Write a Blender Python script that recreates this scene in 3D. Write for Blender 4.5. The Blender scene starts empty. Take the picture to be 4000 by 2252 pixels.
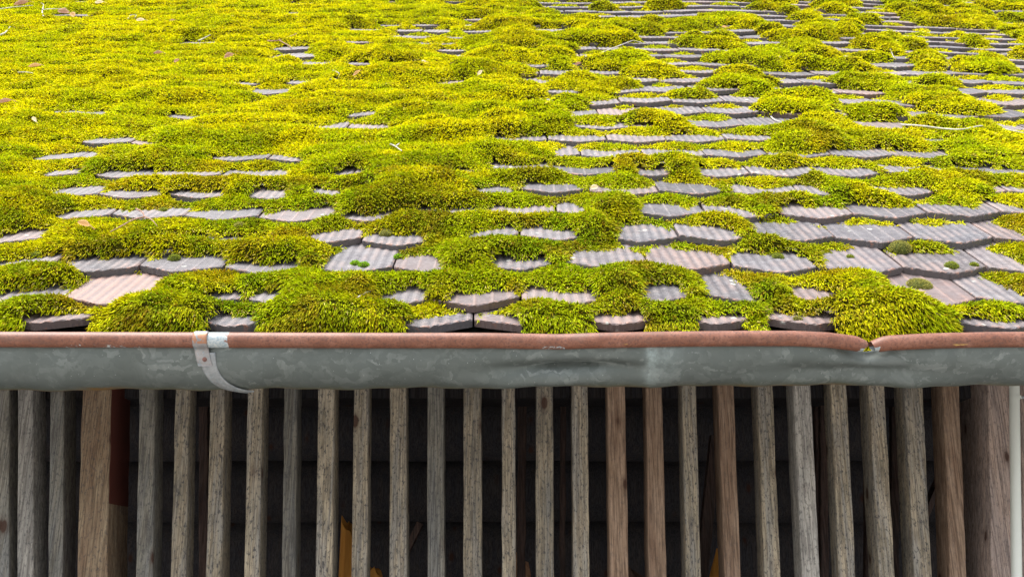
import bpy, math, random
import numpy as np
from mathutils import Vector, Matrix

random.seed(7)
RNG = np.random.default_rng(11)
SC = bpy.context.scene
COL = SC.collection
R = math.radians

# ------------------------------------------------------------------ camera, sky, sun, exposure
F = 3800.0                      # focal length in pixels of the 4000 x 2252 frame
PITCH = R(16.3)
CAM = Vector((0, 0, 1.6))
cd = bpy.data.cameras.new('camera')
cam = bpy.data.objects.new('camera', cd)
COL.objects.link(cam)
cam.location = CAM
cam.rotation_euler = (R(90) + PITCH, 0, 0)
cd.sensor_width = 36
cd.lens = 36 * F / 4000
cd.clip_start = 0.05
cd.clip_end = 500
SC.camera = cam

SUN_EL, SUN_ROT = R(58), R(160)
w = bpy.data.worlds.new('World')
SC.world = w
w.use_nodes = True
wn = w.node_tree.nodes
sky = wn.new('ShaderNodeTexSky')
sky.sky_type = 'NISHITA'
sky.sun_disc = False
sky.sun_elevation = SUN_EL
sky.sun_rotation = SUN_ROT
sky.dust_density = 3.0
sky.air_density = 1.0
sky.ozone_density = 0.6
hs = wn.new('ShaderNodeHueSaturation')
hs.inputs['Saturation'].default_value = 0.35
w.node_tree.links.new(sky.outputs[0], hs.inputs['Color'])
w.node_tree.links.new(hs.outputs[0], wn['Background'].inputs['Color'])
wn['Background'].inputs['Strength'].default_value = 0.15

sl = bpy.data.lights.new('sun', 'SUN')
sl.energy = 1.5
sl.angle = R(40)
sl.color = (1.0, 0.96, 0.9)
sun = bpy.data.objects.new('sun', sl)
COL.objects.link(sun)
# light comes from high up, a little from the left and from beyond the eaves
sdir = Vector((-0.35, -0.10, 1.0)).normalized()
sun.rotation_euler = sdir.to_track_quat('Z', 'Y').to_euler()
sky.sun_elevation = math.asin(sdir.z)
sky.sun_rotation = math.atan2(sdir.x, sdir.y)

SC.view_settings.view_transform = 'Standard'
SC.view_settings.look = 'None'
SC.view_settings.exposure = 1.7
SC.view_settings.gamma = 1

# ------------------------------------------------------------------ helpers
FW = Vector((0, math.cos(PITCH), math.sin(PITCH)))
UP = Vector((0, -math.sin(PITCH), math.cos(PITCH)))

def on_wall(px, py, Y):
    """world point on the vertical plane y = Y that the photo's pixel shows"""
    d = FW + Vector((1, 0, 0)) * ((px - 2000) / F) - UP * ((py - 1126) / F)
    return CAM + d * (Y / d.y)

def empty(name, loc=(0, 0, 0)):
    o = bpy.data.objects.new(name, None)
    COL.objects.link(o)
    o.location = loc
    o.empty_display_size = 0.1
    return o

def tag(o, label=None, cat=None, group=None, kind=None):
    if label: o['label'] = label
    if cat: o['category'] = cat
    if group: o['group'] = group
    if kind: o['kind'] = kind
    return o

def mesh_np(name, V, faces, mat, parent=None, smooth=False, attrs=None, link=True):
    """V (n,3) array; faces list of (m,k) int arrays; attrs name -> (n,) or (n,4)"""
    me = bpy.data.meshes.new(name)
    V = np.asarray(V, dtype=np.float32)
    if parent is not None:
        V = V - np.array(parent.matrix_world.translation if parent.parent else parent.location, dtype=np.float32)
        if parent.parent:
            V = V
    me.vertices.add(len(V))
    me.vertices.foreach_set('co', V.ravel())
    faces = [np.asarray(f, dtype=np.int32) for f in faces if len(f)]
    nl = sum(f.size for f in faces)
    npoly = sum(len(f) for f in faces)
    me.loops.add(nl)
    me.loops.foreach_set('vertex_index', np.concatenate([f.ravel() for f in faces]))
    me.polygons.add(npoly)
    tot = np.concatenate([np.full(len(f), f.shape[1], np.int32) for f in faces])
    st = np.concatenate([[0], np.cumsum(tot)[:-1]]).astype(np.int32)
    me.polygons.foreach_set('loop_start', st)
    me.polygons.foreach_set('loop_total', tot)
    me.polygons.foreach_set('use_smooth', np.full(npoly, smooth, dtype=bool))
    for k, a in (attrs or {}).items():
        a = np.asarray(a, dtype=np.float32)
        if a.ndim == 1:
            at = me.attributes.new(k, 'FLOAT', 'POINT')
            at.data.foreach_set('value', a)
        else:
            at = me.attributes.new(k, 'FLOAT_COLOR', 'POINT')
            at.data.foreach_set('color', a.ravel())
    me.update(calc_edges=True)
    me.validate()
    me.materials.append(mat)
    o = bpy.data.objects.new(name, me)
    if link: COL.objects.link(o)
    if parent is not None: o.parent = parent
    return o

_tabs = {}
def vnoise(x, y, scale, seed=0):
    """smooth value noise 0..1 on numpy arrays"""
    if seed not in _tabs:
        _tabs[seed] = np.random.default_rng(seed + 100).random((256, 256))
    T = _tabs[seed]
    x = np.asarray(x) / scale + 1000; y = np.asarray(y) / scale + 1000
    xi = np.floor(x).astype(int); yi = np.floor(y).astype(int)
    fx = x - xi; fy = y - yi
    fx = fx * fx * (3 - 2 * fx); fy = fy * fy * (3 - 2 * fy)
    a = T[yi % 256, xi % 256]; b = T[yi % 256, (xi + 1) % 256]
    c = T[(yi + 1) % 256, xi % 256]; d = T[(yi + 1) % 256, (xi + 1) % 256]
    return (a * (1 - fx) + b * fx) * (1 - fy) + (c * (1 - fx) + d * fx) * fy

def fbm(x, y, scale, seed=0, o=3):
    s = 0; amp = 1; t = 0
    for i in range(o):
        s = s + amp * vnoise(x, y, scale / 2 ** i, seed + i); t += amp; amp *= 0.5
    return s / t

def sstep(a, b, x):
    t = np.clip((x - a) / (b - a), 0, 1)
    return t * t * (3 - 2 * t)

# ------------------------------------------------------------------ materials
class NT:
    def __init__(s, name):
        s.m = bpy.data.materials.new(name); s.m.use_nodes = True
        s.t = s.m.node_tree; s.b = s.t.nodes['Principled BSDF']
    def n(s, typ, **kw):
        x = s.t.nodes.new(typ)
        for k, v in kw.items(): setattr(x, k, v)
        return x
    def l(s, a, b): s.t.links.new(a, b)
    def coord(s, scale=(1, 1, 1), which='Object'):
        tc = s.n('ShaderNodeTexCoord'); mp = s.n('ShaderNodeMapping')
        mp.inputs['Scale'].default_value = scale
        s.l(tc.outputs[which], mp.inputs['Vector']); return mp.outputs[0]
    def noise(s, vec, scale, detail=4, rough=0.6, dist=0.0):
        x = s.n('ShaderNodeTexNoise'); x.inputs['Scale'].default_value = scale
        x.inputs['Detail'].default_value = detail; x.inputs['Roughness'].default_value = rough
        x.inputs['Distortion'].default_value = dist
        if vec is not None: s.l(vec, x.inputs['Vector'])
        return x.outputs['Fac']
    def voro(s, vec, scale, out='Distance'):
        x = s.n('ShaderNodeTexVoronoi'); x.inputs['Scale'].default_value = scale
        if vec is not None: s.l(vec, x.inputs['Vector'])
        return x.outputs[out]
    def ramp(s, fac, stops):
        x = s.n('ShaderNodeValToRGB'); e = x.color_ramp.elements
        while len(e) < len(stops): e.new(0.5)
        for q, (p, c) in zip(e, stops):
            q.position = p
            q.color = (c, c, c, 1) if isinstance(c, (int, float)) else (*c, 1)
        s.l(fac, x.inputs[0]); return x.outputs[0]
    def mix(s, fac, a, b, mode='MIX'):
        x = s.n('ShaderNodeMix', data_type='RGBA', blend_type=mode)
        for sock, v in ((x.inputs[0], fac), (x.inputs[6], a), (x.inputs[7], b)):
            if isinstance(v, (int, float)): sock.default_value = v
            elif isinstance(v, tuple): sock.default_value = (*v, 1)
            else: s.l(v, sock)
        return x.outputs[2]
    def math(s, op, a, b=None):
        x = s.n('ShaderNodeMath', operation=op)
        for sock, v in ((x.inputs[0], a), (x.inputs[1], b)):
            if v is None: continue
            if isinstance(v, (int, float)): sock.default_value = v
            else: s.l(v, sock)
        return x.outputs[0]
    def attr(s, name, out='Fac'):
        x = s.n('ShaderNodeAttribute', attribute_name=name); return x.outputs[out]
    def bump(s, h, strength=0.5, dist=0.002):
        x = s.n('ShaderNodeBump'); x.inputs['Strength'].default_value = strength
        x.inputs['Distance'].default_value = dist
        s.l(h, x.inputs['Height']); s.l(x.outputs[0], s.b.inputs['Normal'])
    def out(s, col=None, rough=0.8, spec=0.3, metal=0.0):
        b = s.b
        if isinstance(col, tuple): b.inputs['Base Color'].default_value = (*col, 1)
        elif col is not None: s.l(col, b.inputs['Base Color'])
        if isinstance(rough, (int, float)): b.inputs['Roughness'].default_value = rough
        else: s.l(rough, b.inputs['Roughness'])
        b.inputs['Specular IOR Level'].default_value = spec
        if isinstance(metal, (int, float)): b.inputs['Metallic'].default_value = metal
        else: s.l(metal, b.inputs['Metallic'])
        return s.m

def mat_tile():
    t = NT('clay_tile')
    c = t.coord()
    rnd = t.attr('rnd'); tone = t.attr('tone'); edge = t.attr('edge'); rib = t.attr('rib'); butt = t.attr('butt')
    grey = t.ramp(rnd, [(0, (.105, .099, .102)), (.35, (.158, .148, .152)), (.7, (.205, .188, .186)), (1, (.130, .128, .136))])
    n1 = t.noise(c, 22, 5, .65)
    g2 = t.mix(t.ramp(n1, [(.35, 0), (.65, 1)]), t.mix(1.0, grey, (.58, .56, .6), 'MULTIPLY'), grey)
    # streaky pale weathering, finer
    n2 = t.noise(c, 90, 4, .7)
    g3 = t.mix(t.ramp(n2, [(.45, 0), (.75, .7)]), g2, (.245, .236, .24))
    terra = t.mix(t.noise(c, 60, 4), (.33, .18, .13), (.24, .17, .145))
    # worn ribs show the clay colour
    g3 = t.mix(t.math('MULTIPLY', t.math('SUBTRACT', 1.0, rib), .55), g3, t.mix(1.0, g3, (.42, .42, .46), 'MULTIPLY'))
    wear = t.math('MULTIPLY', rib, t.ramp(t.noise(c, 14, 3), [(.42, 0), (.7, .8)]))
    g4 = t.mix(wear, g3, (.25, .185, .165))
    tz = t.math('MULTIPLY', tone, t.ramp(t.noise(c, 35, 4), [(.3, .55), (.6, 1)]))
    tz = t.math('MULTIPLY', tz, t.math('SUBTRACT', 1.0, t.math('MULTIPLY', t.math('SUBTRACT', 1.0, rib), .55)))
    g5 = t.mix(tz, g4, terra)
    ew = t.math('MULTIPLY', edge, t.ramp(t.noise(c, 90, 3, .7), [(.48, 0), (.66, .8)]))
    g6 = t.mix(ew, g5, (.34, .17, .115))
    # the cut butt end is coloured darker than the face
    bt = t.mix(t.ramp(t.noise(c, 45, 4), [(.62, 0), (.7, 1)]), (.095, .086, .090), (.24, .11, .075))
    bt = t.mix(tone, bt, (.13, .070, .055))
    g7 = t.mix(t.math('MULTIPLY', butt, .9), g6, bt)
    # lichen: pale round crusts
    v = t.voro(c, 26)
    sel = t.math('MULTIPLY', t.ramp(v, [(.13, 1), (.2, 0)]), t.ramp(t.noise(c, 7, 2), [(.56, 0), (.6, 1)]))
    sel = t.math('MULTIPLY', sel, t.ramp(t.noise(c, 300, 2), [(.35, .3), (.5, 1)]))
    g8 = t.mix(sel, g7, (.40, .41, .37))
    v2 = t.voro(c, 160)
    sel2 = t.math('MULTIPLY', t.ramp(v2, [(.15, 1), (.22, 0)]), t.ramp(t.noise(c, 12, 2), [(.55, 0), (.65, .8)]))
    g8 = t.mix(sel2, g8, (.05, .05, .04))
    h = t.math('ADD', t.math('MULTIPLY', n2, .6), t.noise(c, 400, 3))
    t.bump(h, .5, .0012)
    return t.out(g8, t.ramp(n1, [(0, .5), (1, .75)]), .35)

def mat_moss():
    t = NT('moss_shoots')
    col = t.attr('tint', 'Color')
    b = t.b
    t.l(col, b.inputs['Base Color'])
    b.inputs['Roughness'].default_value = .8
    b.inputs['Specular IOR Level'].default_value = .1
    # thin leaves let light through
    tr = t.n('ShaderNodeBsdfTranslucent'); t.l(col, tr.inputs['Color'])
    ms = t.n('ShaderNodeMixShader'); ms.inputs[0].default_value = .40
    t.l(b.outputs[0], ms.inputs[1]); t.l(tr.outputs[0], ms.inputs[2])
    t.l(ms.outputs[0], t.t.nodes['Material Output'].inputs['Surface'])
    return t.m

def mat_galv():
    t = NT('weathered_galvanised_sheet')
    c = t.coord()
    d = t.noise(c, 18, 5, .7, 1.2)
    v = t.n('ShaderNodeTexVoronoi', feature='F1'); v.inputs['Scale'].default_value = 62
    wv = t.n('ShaderNodeVectorMath', operation='ADD')
    cn = t.n('ShaderNodeTexNoise'); cn.inputs['Scale'].default_value = 25; cn.inputs['Detail'].default_value = 4
    t.l(c, cn.inputs['Vector'])
    sc = t.n('ShaderNodeVectorMath', operation='SCALE'); sc.inputs['Scale'].default_value = .09
    t.l(cn.outputs['Color'], sc.inputs[0]); t.l(c, wv.inputs[0]); t.l(sc.outputs[0], wv.inputs[1])
    mq = t.n('ShaderNodeMapping'); mq.inputs['Rotation'].default_value = (0, R(38), 0); mq.inputs['Scale'].default_value = (.55, 1, 1.5)
    t.l(wv.outputs[0], mq.inputs['Vector']); t.l(mq.outputs[0], v.inputs['Vector'])
    cell = t.n('ShaderNodeSeparateColor'); t.l(v.outputs['Color'], cell.inputs[0])
    spang = t.ramp(cell.outputs[0], [(0, (.088, .103, .096)), (.45, (.120, .136, .127)), (.8, (.160, .177, .167)), (1, (.23, .25, .236))])
    base = t.mix(t.ramp(d, [(.35, 0), (.65, .85)]), spang, (.110, .126, .118))
    big = t.noise(c, 3.5, 3, .6)
    base = t.mix(t.ramp(big, [(.35, 0), (.7, .6)]), base, (.078, .090, .080))
    # algae streaks low on the trough and tiny pale specks
    low = t.attr('low')
    base = t.mix(t.math('MULTIPLY', low, t.ramp(t.noise(t.coord((1, 1, 6)), 30, 4), [(.35, .2), (.7, .8)])), base, (.10, .11, .05))
    rust = t.attr('rust')
    rm = t.math('MULTIPLY', rust, t.ramp(t.noise(c, 60, 4, .7), [(.30, 0), (.5, 1)]))
    base = t.mix(rm, base, t.mix(t.noise(c, 150, 3), (.05, .022, .012), (.30, .17, .04)))
    pale = t.attr('pale')
    pm = t.math('MULTIPLY', pale, t.ramp(t.noise(c, 70, 4, .7), [(.3, .15), (.65, 1)]))
    base = t.mix(pm, base, (.36, .43, .42))
    sp = t.voro(c, 75)
    base = t.mix(t.ramp(sp, [(.035, .8), (.06, 0)]), base, (.45, .48, .46))
    t.bump(t.math('ADD', d, t.math('MULTIPLY', cell.outputs[0], .4)), .12, .002)
    return t.out(base, t.ramp(d, [(.3, .42), (.7, .6)]), .5, .35)

def mat_rust():
    t = NT('rusty_bead')
    c = t.coord()
    n1 = t.noise(c, 30, 5, .7); n2 = t.noise(c, 260, 3, .7)
    base = t.ramp(n1, [(.25, (.115, .036, .016)), (.5, (.19, .068, .035)), (.75, (.27, .120, .078))])
    base = t.mix(t.ramp(n2, [(.48, 0), (.66, .85)]), base, (.075, .028, .018))
    base = t.mix(t.ramp(t.noise(t.coord((.35, 1, 1)), 38, 5, .75), [(.56, 0), (.66, .6)]), base, (.12, .055, .035))
    # leftover zinc in flakes; attribute says where
    z = t.attr('zinc')
    zm = t.ramp(t.math('ADD', z, t.math('MULTIPLY', t.math('SUBTRACT', t.noise(c, 110, 5, .75), .5), .9)), [(.48, 0), (.53, 1)])
    zinc = t.mix(t.ramp(t.noise(c, 240, 3), [(.4, 0), (.6, 1)]), (.25, .31, .34), (.44, .46, .44))
    base = t.mix(zm, base, zinc)
    y = t.attr('ochre')
    ym = t.math('MULTIPLY', y, t.ramp(t.noise(t.coord((.25, 1, 1)), 160, 3, .7), [(.56, 0), (.62, .8)]))
    base = t.mix(ym, base, (.62, .40, .10))
    t.bump(n2, .25, .0008)
    return t.out(base, .52, .5)

def mat_clip():
    t = NT('zinc_strap')
    c = t.coord()
    n = t.noise(c, 70, 4, .7)
    base = t.mix(t.ramp(n, [(.35, 0), (.65, 1)]), (.17, .205, .22), (.30, .33, .335))
    rm = t.math('MULTIPLY', t.attr('rust'), t.ramp(t.noise(c, 130, 4, .7), [(.38, 0), (.48, 1)]))
    base = t.mix(rm, base, (.32, .15, .08))
    t.bump(n, .2, .0008)
    return t.out(base, .45, .5, .3)

def mat_wood(name, cols, spots=.6, green=0.0):
    t = NT(name)
    oi = t.n('ShaderNodeObjectInfo')
    tc = t.n('ShaderNodeTexCoord')
    ad = t.n('ShaderNodeVectorMath', operation='ADD')
    sc = t.n('ShaderNodeVectorMath', operation='SCALE'); sc.inputs['Scale'].default_value = 37.0
    cb = t.n('ShaderNodeCombineXYZ'); t.l(oi.outputs['Random'], cb.inputs[0]); t.l(oi.outputs['Random'], cb.inputs[2])
    t.l(cb.outputs[0], sc.inputs[0]); t.l(tc.outputs['Object'], ad.inputs[0]); t.l(sc.outputs[0], ad.inputs[1])
    def mp(s):
        m = t.n('ShaderNodeMapping'); m.inputs['Scale'].default_value = s; t.l(ad.outputs[0], m.inputs['Vector']); return m.outputs[0]
    grain = t.noise(mp((1, 1, .035)), 300, 4, .65, .15)
    flame = t.noise(mp((1, 1, .06)), 60, 3, .6, .6)
    blot = t.noise(mp((1, 1, .35)), 26, 5, .7)
    fine = t.noise(mp((1, 1, .5)), 190, 4, .7)
    a, b, c3 = cols
    col = t.mix(t.ramp(blot, [(.32, 0), (.66, 1)]), a, b)
    col = t.mix(t.ramp(flame, [(.42, 0), (.62, .7)]), col, c3)
    rv = t.n('ShaderNodeHueSaturation'); t.l(col, rv.inputs['Color'])
    t.l(t.ramp(oi.outputs['Random'], [(0, .78), (1, 1.2)]), rv.inputs['Value']); col = rv.outputs[0]
    col = t.mix(t.ramp(grain, [(.42, .75), (.56, 0)]), col, t.mix(1.0, col, (.38, .36, .36), 'MULTIPLY'))
    col = t.mix(t.math('MULTIPLY', t.ramp(fine, [(.52, 0), (.64, 1)]), spots), col, (.045, .045, .05))
    kn = t.n('ShaderNodeTexVoronoi'); kn.inputs['Scale'].default_value = 12
    t.l(mp((1, 1, .5)), kn.inputs['Vector'])
    col = t.mix(t.ramp(kn.outputs['Distance'], [(.08, .9), (.11, .35), (.2, 0)]), col, (.05, .022, .014))
    if green:
        col = t.mix(green, col, (.09, .10, .055))
    pt = t.attr('paint')
    col = t.mix(t.math('GREATER_THAN', t.math('ADD', pt, t.math('MULTIPLY', t.math('SUBTRACT', fine, .5), .25)), .5), col, (.085, .024, .017))
    t.bump(t.math('ADD', grain, t.math('MULTIPLY', fine, .5)), .55, .002)
    return t.out(col, .85, .2)

M_TILE = mat_tile()
M_MOSS = mat_moss()
M_GALV = mat_galv()
M_RUST = mat_rust()
M_CLIP = mat_clip()
M_SLAT = mat_wood('weathered_slat', ((.20, .175, .13), (.42, .35, .25), (.25, .24, .22)), .85)
M_SLATB = mat_wood('brown_slat', ((.24, .16, .105), (.34, .24, .17), (.19, .115, .075)), .3)
M_SLATG = mat_wood('pale_grey_slat', ((.30, .285, .26), (.43, .40, .35), (.24, .23, .21)), .6)
M_SLATD = mat_wood('grey_slat', ((.15, .143, .12), (.25, .23, .19), (.16, .16, .155)), .6)
M_POST = mat_wood('post_wood', ((.27, .185, .115), (.38, .29, .19), (.22, .14, .09)), .6)
M_POSTR = mat_wood('reddish_post_wood', ((.42, .31, .25), (.36, .29, .25), (.27, .22, .20)), .45)
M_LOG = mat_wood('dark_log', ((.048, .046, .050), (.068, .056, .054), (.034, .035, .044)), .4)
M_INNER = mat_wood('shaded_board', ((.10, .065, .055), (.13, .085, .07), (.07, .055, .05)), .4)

def simple(name, a, b, scale=40, rough=.8, spec=.3, stretch=(1, 1, 1), bump=.3):
    t = NT(name); c = t.coord(stretch); n = t.noise(c, scale, 4, .65)
    t.bump(n, bump, .002)
    return t.out(t.mix(t.ramp(n, [(.35, 0), (.65, 1)]), a, b), rough, spec)

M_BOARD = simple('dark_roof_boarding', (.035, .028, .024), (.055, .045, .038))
M_TWIG = simple('pale_twig_bark', (.33, .30, .26), (.52, .50, .46), 120)
M_TWIGB = simple('brown_twig_bark', (.22, .12, .09), (.36, .22, .16), 120)
M_LEAF = simple('dry_tan_leaf', (.46, .24, .07), (.60, .38, .16), 60, .6)
M_LEAFB = simple('dry_brown_leaf', (.30, .15, .08), (.46, .26, .15), 60, .6)
M_LEAFP = simple('dry_pale_leaf', (.58, .44, .24), (.66, .55, .36), 60, .6)
M_PIPE = simple('off_white_plastic', (.60, .62, .56), (.66, .68, .62), 8, .35, .5, bump=.05)
M_FIRE = simple('fresh_split_wood', (.45, .19, .035), (.60, .28, .06), 30, .8, .2, (1, 1, .15))
M_BARK = simple('split_wood_bark', (.06, .035, .025), (.10, .06, .04), 30)
M_BLUE = simple('blue_plastic', (.01, .10, .36), (.02, .16, .48), 20, .35, .5)
M_WHITE = simple('white_plastic', (.50, .52, .52), (.6, .62, .62), 20, .4, .5)
M_GROUND = simple('pale_bounce_ground', (.26, .25, .235), (.34, .33, .31), 3, .9, .1)  # unseen ground, invented pale grey to bounce neutral light upward
M_FLOOR = simple('earth_floor', (.04, .032, .026), (.06, .048, .04), 3, .9, .1)
M_RIVET = simple('rusted_rivet', (.12, .06, .05), (.2, .1, .08), 200)

# ------------------------------------------------------------------ roof frame of reference
ALPHA = R(24.4)
THETA = PITCH + ALPHA
EX = np.array([1., 0, 0])
D = np.array([0, math.cos(THETA), math.sin(THETA)])          # up the slope
N = np.array([0, -math.sin(THETA), math.cos(THETA)])         # out of the slope
P0 = np.array(CAM + FW * 1.874 + UP * (-0.0316))
GAUGE = .16; TW = .18; TT = .0162; DEL = math.asin(TT / GAUGE); VD = .046
V1 = -.088
NROW = 34
def row_v(k): return V1 if k == 1 else (k - 2) * GAUGE
def row_del(k): return math.asin(TT / (-V1)) if k == 1 else DEL
def depth_v(v): return 1.874 + v * math.cos(ALPHA)
def row_off(k): return .108 if k % 2 else .018               # a joint sits at X = off + n * TW
NJ = 46
jr = np.random.default_rng(5)
J_DV = jr.normal(0, .006, (NROW + 2, NJ)); J_DN = np.abs(jr.normal(0, .0018, (NROW + 2, NJ)))
J_ROT = jr.normal(0, .014, (NROW + 2, NJ)); J_RND = jr.random((NROW + 2, NJ))
J_SH = jr.random((NROW + 2, NJ))

def sag(X, v):
    """old roof: long soft dips of the whole tiled surface"""
    X = np.asarray(X, float); v = np.asarray(v, float)
    a = -.085 * sstep(.9, 3.0, X) * sstep(1.6, 3.8, v)
    b = .006 * np.sin(X * 2.1 + .6) * np.sin(v * 1.3) + .004 * np.sin(X * 5.1 + v * 2.2)
    return a + b

def tip_shape(u, sh):
    q = np.abs(u) / (TW / 2)
    p = 1.0 + .18 * sh
    return VD * np.clip(q, 0, 1) ** p

def wpos(X, v, n):
    X = np.asarray(X, float); v = np.asarray(v, float); n = np.asarray(n, float)
    s = sag(X, v)
    return P0 + X[..., None] * EX + v[..., None] * D + (n + s * math.cos(THETA))[..., None] * N + (s * math.sin(THETA))[..., None] * D

def px_to_roof(x, y):
    """x, y in 2576-wide picture pixels -> (X, v) on the roof"""
    fx, fy = x * 1.5528, y * 1.5528
    k = (1126 - fy) / F
    t = (k * 1.874 + .0316) / (math.sin(ALPHA) - k * math.cos(ALPHA))
    Z = 1.874 + t * math.cos(ALPHA)
    return (fx - 2000) * Z / F, t

def tile_index(k, X):
    return np.floor((X - row_off(k)) / TW).astype(int) + NJ // 2

def tile_surface(X, v):
    """row on top and height n of the tile surface there (vectorised); row 0 = beyond the eaves"""
    X = np.asarray(X, float); v = np.asarray(v, float)
    row = np.zeros(X.shape, int); nn = np.full(X.shape, -.02); dist = np.zeros(X.shape)
    for k in range(1, NROW + 1):
        vk = row_v(k)
        j = np.clip(tile_index(k, X), 0, NJ - 1)
        u = X - (row_off(k) + (j - NJ // 2 + .5) * TW)
        start = vk + J_DV[k][j] + tip_shape(u, J_SH[k][j])
        hit = v >= start
        row = np.where(hit, k, row)
        nn = np.where(hit, J_DN[k][j] - (v - vk) * math.tan(row_del(k)), nn)
        dist = np.where(hit, v - start, dist)
    return row, nn, dist

# ------------------------------------------------------------------ tiles
NU = 40
TERRA = {(2, -.78): .95, (9, -1.13): .7, (10, 1.2): .55, (10, 1.36): .55, (11, .37): .7, (1, -.62): .55,
         (1, 0.0): .5, (6, .33): .3, (2, .62): .45, (13, 1.25): .6, (14, -.28): .4, (1, .40): .35}
def tile_arrays(k, jj, tone, rnd):
    rs = np.random.default_rng(k * 1000 + jj + 7)
    w = TW - .0045
    i = np.arange(NU + 1)
    u = (i / NU - .5) * w
    idx = jj
    sh = J_SH[k][idx]
    chip = rs.normal(0, .0007, NU + 1) + (fbm(u * 0 + k * 3.1 + jj, u, .02, 3) - .5) * .0022
    st = tip_shape(u, sh) + chip
    corner = np.where((i == 0) | (i == NU), .0025, 0); st = st + corner
    offs = np.array([0, .0016, .005, .012, .03, .07, .12, .17, .22, .30, .37])
    nr = len(offs)
    kind = jr_kind[k][idx]
    if kind < .75:
        rib = .5 + .5 * np.cos(2 * np.pi * (u / .0205 + .1 * kind)); ramp = .0016
    else:                                       # smoother tiles with thin raised lines
        rib = np.exp(-((np.mod(u / .034 + .5, 1) - .5) / .07) ** 2); ramp = .0012
    edgeu = np.minimum(i, NU - i) / NU * w
    prof = ramp * (rib - .5) - .0018 * np.exp(-edgeu / .0018)
    a = np.zeros((nr, NU + 1)); b = np.zeros((nr, NU + 1)); ed = np.zeros((nr, NU + 1))
    for r_, o in enumerate(offs):
        a[r_] = st + o if o < .1 else o + (1 - min(1, (o - .07) / .15)) * st
        a[r_] = np.maximum(a[r_], st + o * .5)
        lo = {0: .0022, 1: .0007}.get(r_, 0) * (1 + .6 * rs.normal(0, 1, NU + 1).clip(-1, 1.5))
        b[r_] = prof - lo
        ed[r_] = {0: 1, 1: 1, 2: .55, 3: .15}.get(r_, 0)
        ed[r_] = np.maximum(ed[r_], np.where(edgeu < .004, .7, 0))
    top_n = nr * (NU + 1)
    # underside outline
    a2 = np.stack([st + .0006, np.full(NU + 1, .37)]); b2 = np.full((2, NU + 1), -TT)
    # butt face needs its own top row so the attribute is crisp
    a3 = st.copy(); b3 = b[0].copy()
    A = np.concatenate([a.ravel(), a2.ravel(), a3]); B = np.concatenate([b.ravel(), b2.ravel(), b3])
    U = np.concatenate([np.tile(u, nr), np.tile(u, 2), u])
    bu = np.concatenate([np.zeros(top_n), np.ones(2 * (NU + 1)), np.ones(NU + 1)])
    edge = np.concatenate([ed.ravel(), np.zeros(2 * (NU + 1)), np.full(NU + 1, .35)])
    ribA = np.concatenate([np.tile(rib, nr), np.zeros(3 * (NU + 1))])
    ang = J_ROT[k][idx]
    U2 = U * math.cos(ang) - A * math.sin(ang); A2 = U * math.sin(ang) + A * math.cos(ang)
    Xc = row_off(k) + (jj - NJ // 2 + .5) * TW
    dl = row_del(k)
    v = row_v(k) + J_DV[k][idx] + A2 * math.cos(dl) + B * math.sin(dl)
    n = J_DN[k][idx] - A2 * math.sin(dl) + B * math.cos(dl)
    P = wpos(Xc + U2, v, n)
    g = lambda r_, c_: r_ * (NU + 1) + c_
    q = []
    c_ = np.arange(NU)
    for r_ in range(nr - 1):
        q.append(np.stack([g(r_, c_), g(r_, c_ + 1), g(r_ + 1, c_ + 1), g(r_ + 1, c_)], 1))
    ub = top_n; bt = top_n + 2 * (NU + 1)
    q.append(np.stack([bt + c_, ub + c_, ub + c_ + 1, bt + c_ + 1], 1))
    q.append(np.stack([ub + c_, ub + NU + 1 + c_, ub + NU + 2 + c_, ub + c_ + 1], 1))
    for s_, rev in ((0, False), (NU, True)):     # side faces as one strip to the underside
        r_ = np.arange(nr - 1)
        fan = []
        for rr in r_:
            ub_near = ub + s_ if rr < nr - 2 else ub + NU + 1 + s_
            fan.append([g(rr, s_), g(rr + 1, s_), ub + s_ if rr < nr - 2 else ub + s_])
        fan = np.array(fan)
        extra = np.array([[g(nr - 1, s_), ub + NU + 1 + s_, ub + s_]])
        f3 = np.concatenate([fan, extra])
        q.append(('t', f3[:, ::-1] if rev else f3))
    quads = np.concatenate([x for x in q if not isinstance(x, tuple)])
    tris = np.concatenate([x[1] for x in q if isinstance(x, tuple)])
    m = len(A)
    return P, quads, tris, dict(edge=edge, rib=ribA, butt=bu, tone=np.full(m, tone), rnd=np.full(m, rnd))

jr_kind = np.random.default_rng(21).random((NROW + 2, NJ))
roof = empty('tiled_roof', (0, float(P0[1]), float(P0[2])))
tag(roof, 'old pitched roof of grey clay plain tiles half buried under moss', 'roof')
allt = []
for k in range(1, NROW + 1):
    vk = row_v(k)
    Z = depth_v(vk)
    for jj in range(NJ):
        Xc = row_off(k) + (jj - NJ // 2 + .5) * TW
        if abs(Xc) > Z * 2000 / F + .22: continue
        tone = 0
        for (tk, tx), tv in TERRA.items():
            if tk == k and abs(Xc - tx) <= TW / 2: tone = tv
        if tone == 0: tone = max(0, (J_SH[k][jj] - .72)) * (2.6 if k < 3 else 1.7)
        allt.append((k, jj, Xc, tone))
first = [t for t in allt if t[0] <= 9 and abs(t[2]) < depth_v(row_v(t[0])) * 2000 / F + .06][:100]
fs = set((t[0], t[1]) for t in first)
for (k, jj, Xc, tone) in first:
    P, q, t3, at = tile_arrays(k, jj, tone, J_RND[k][jj])
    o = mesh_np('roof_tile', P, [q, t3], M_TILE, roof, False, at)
    if tone > .9: o['label'] = 'pinkish terracotta roof tile with clean ribs'
VV, QQ, TT3, AT, base = [], [], [], {}, 0
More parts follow.
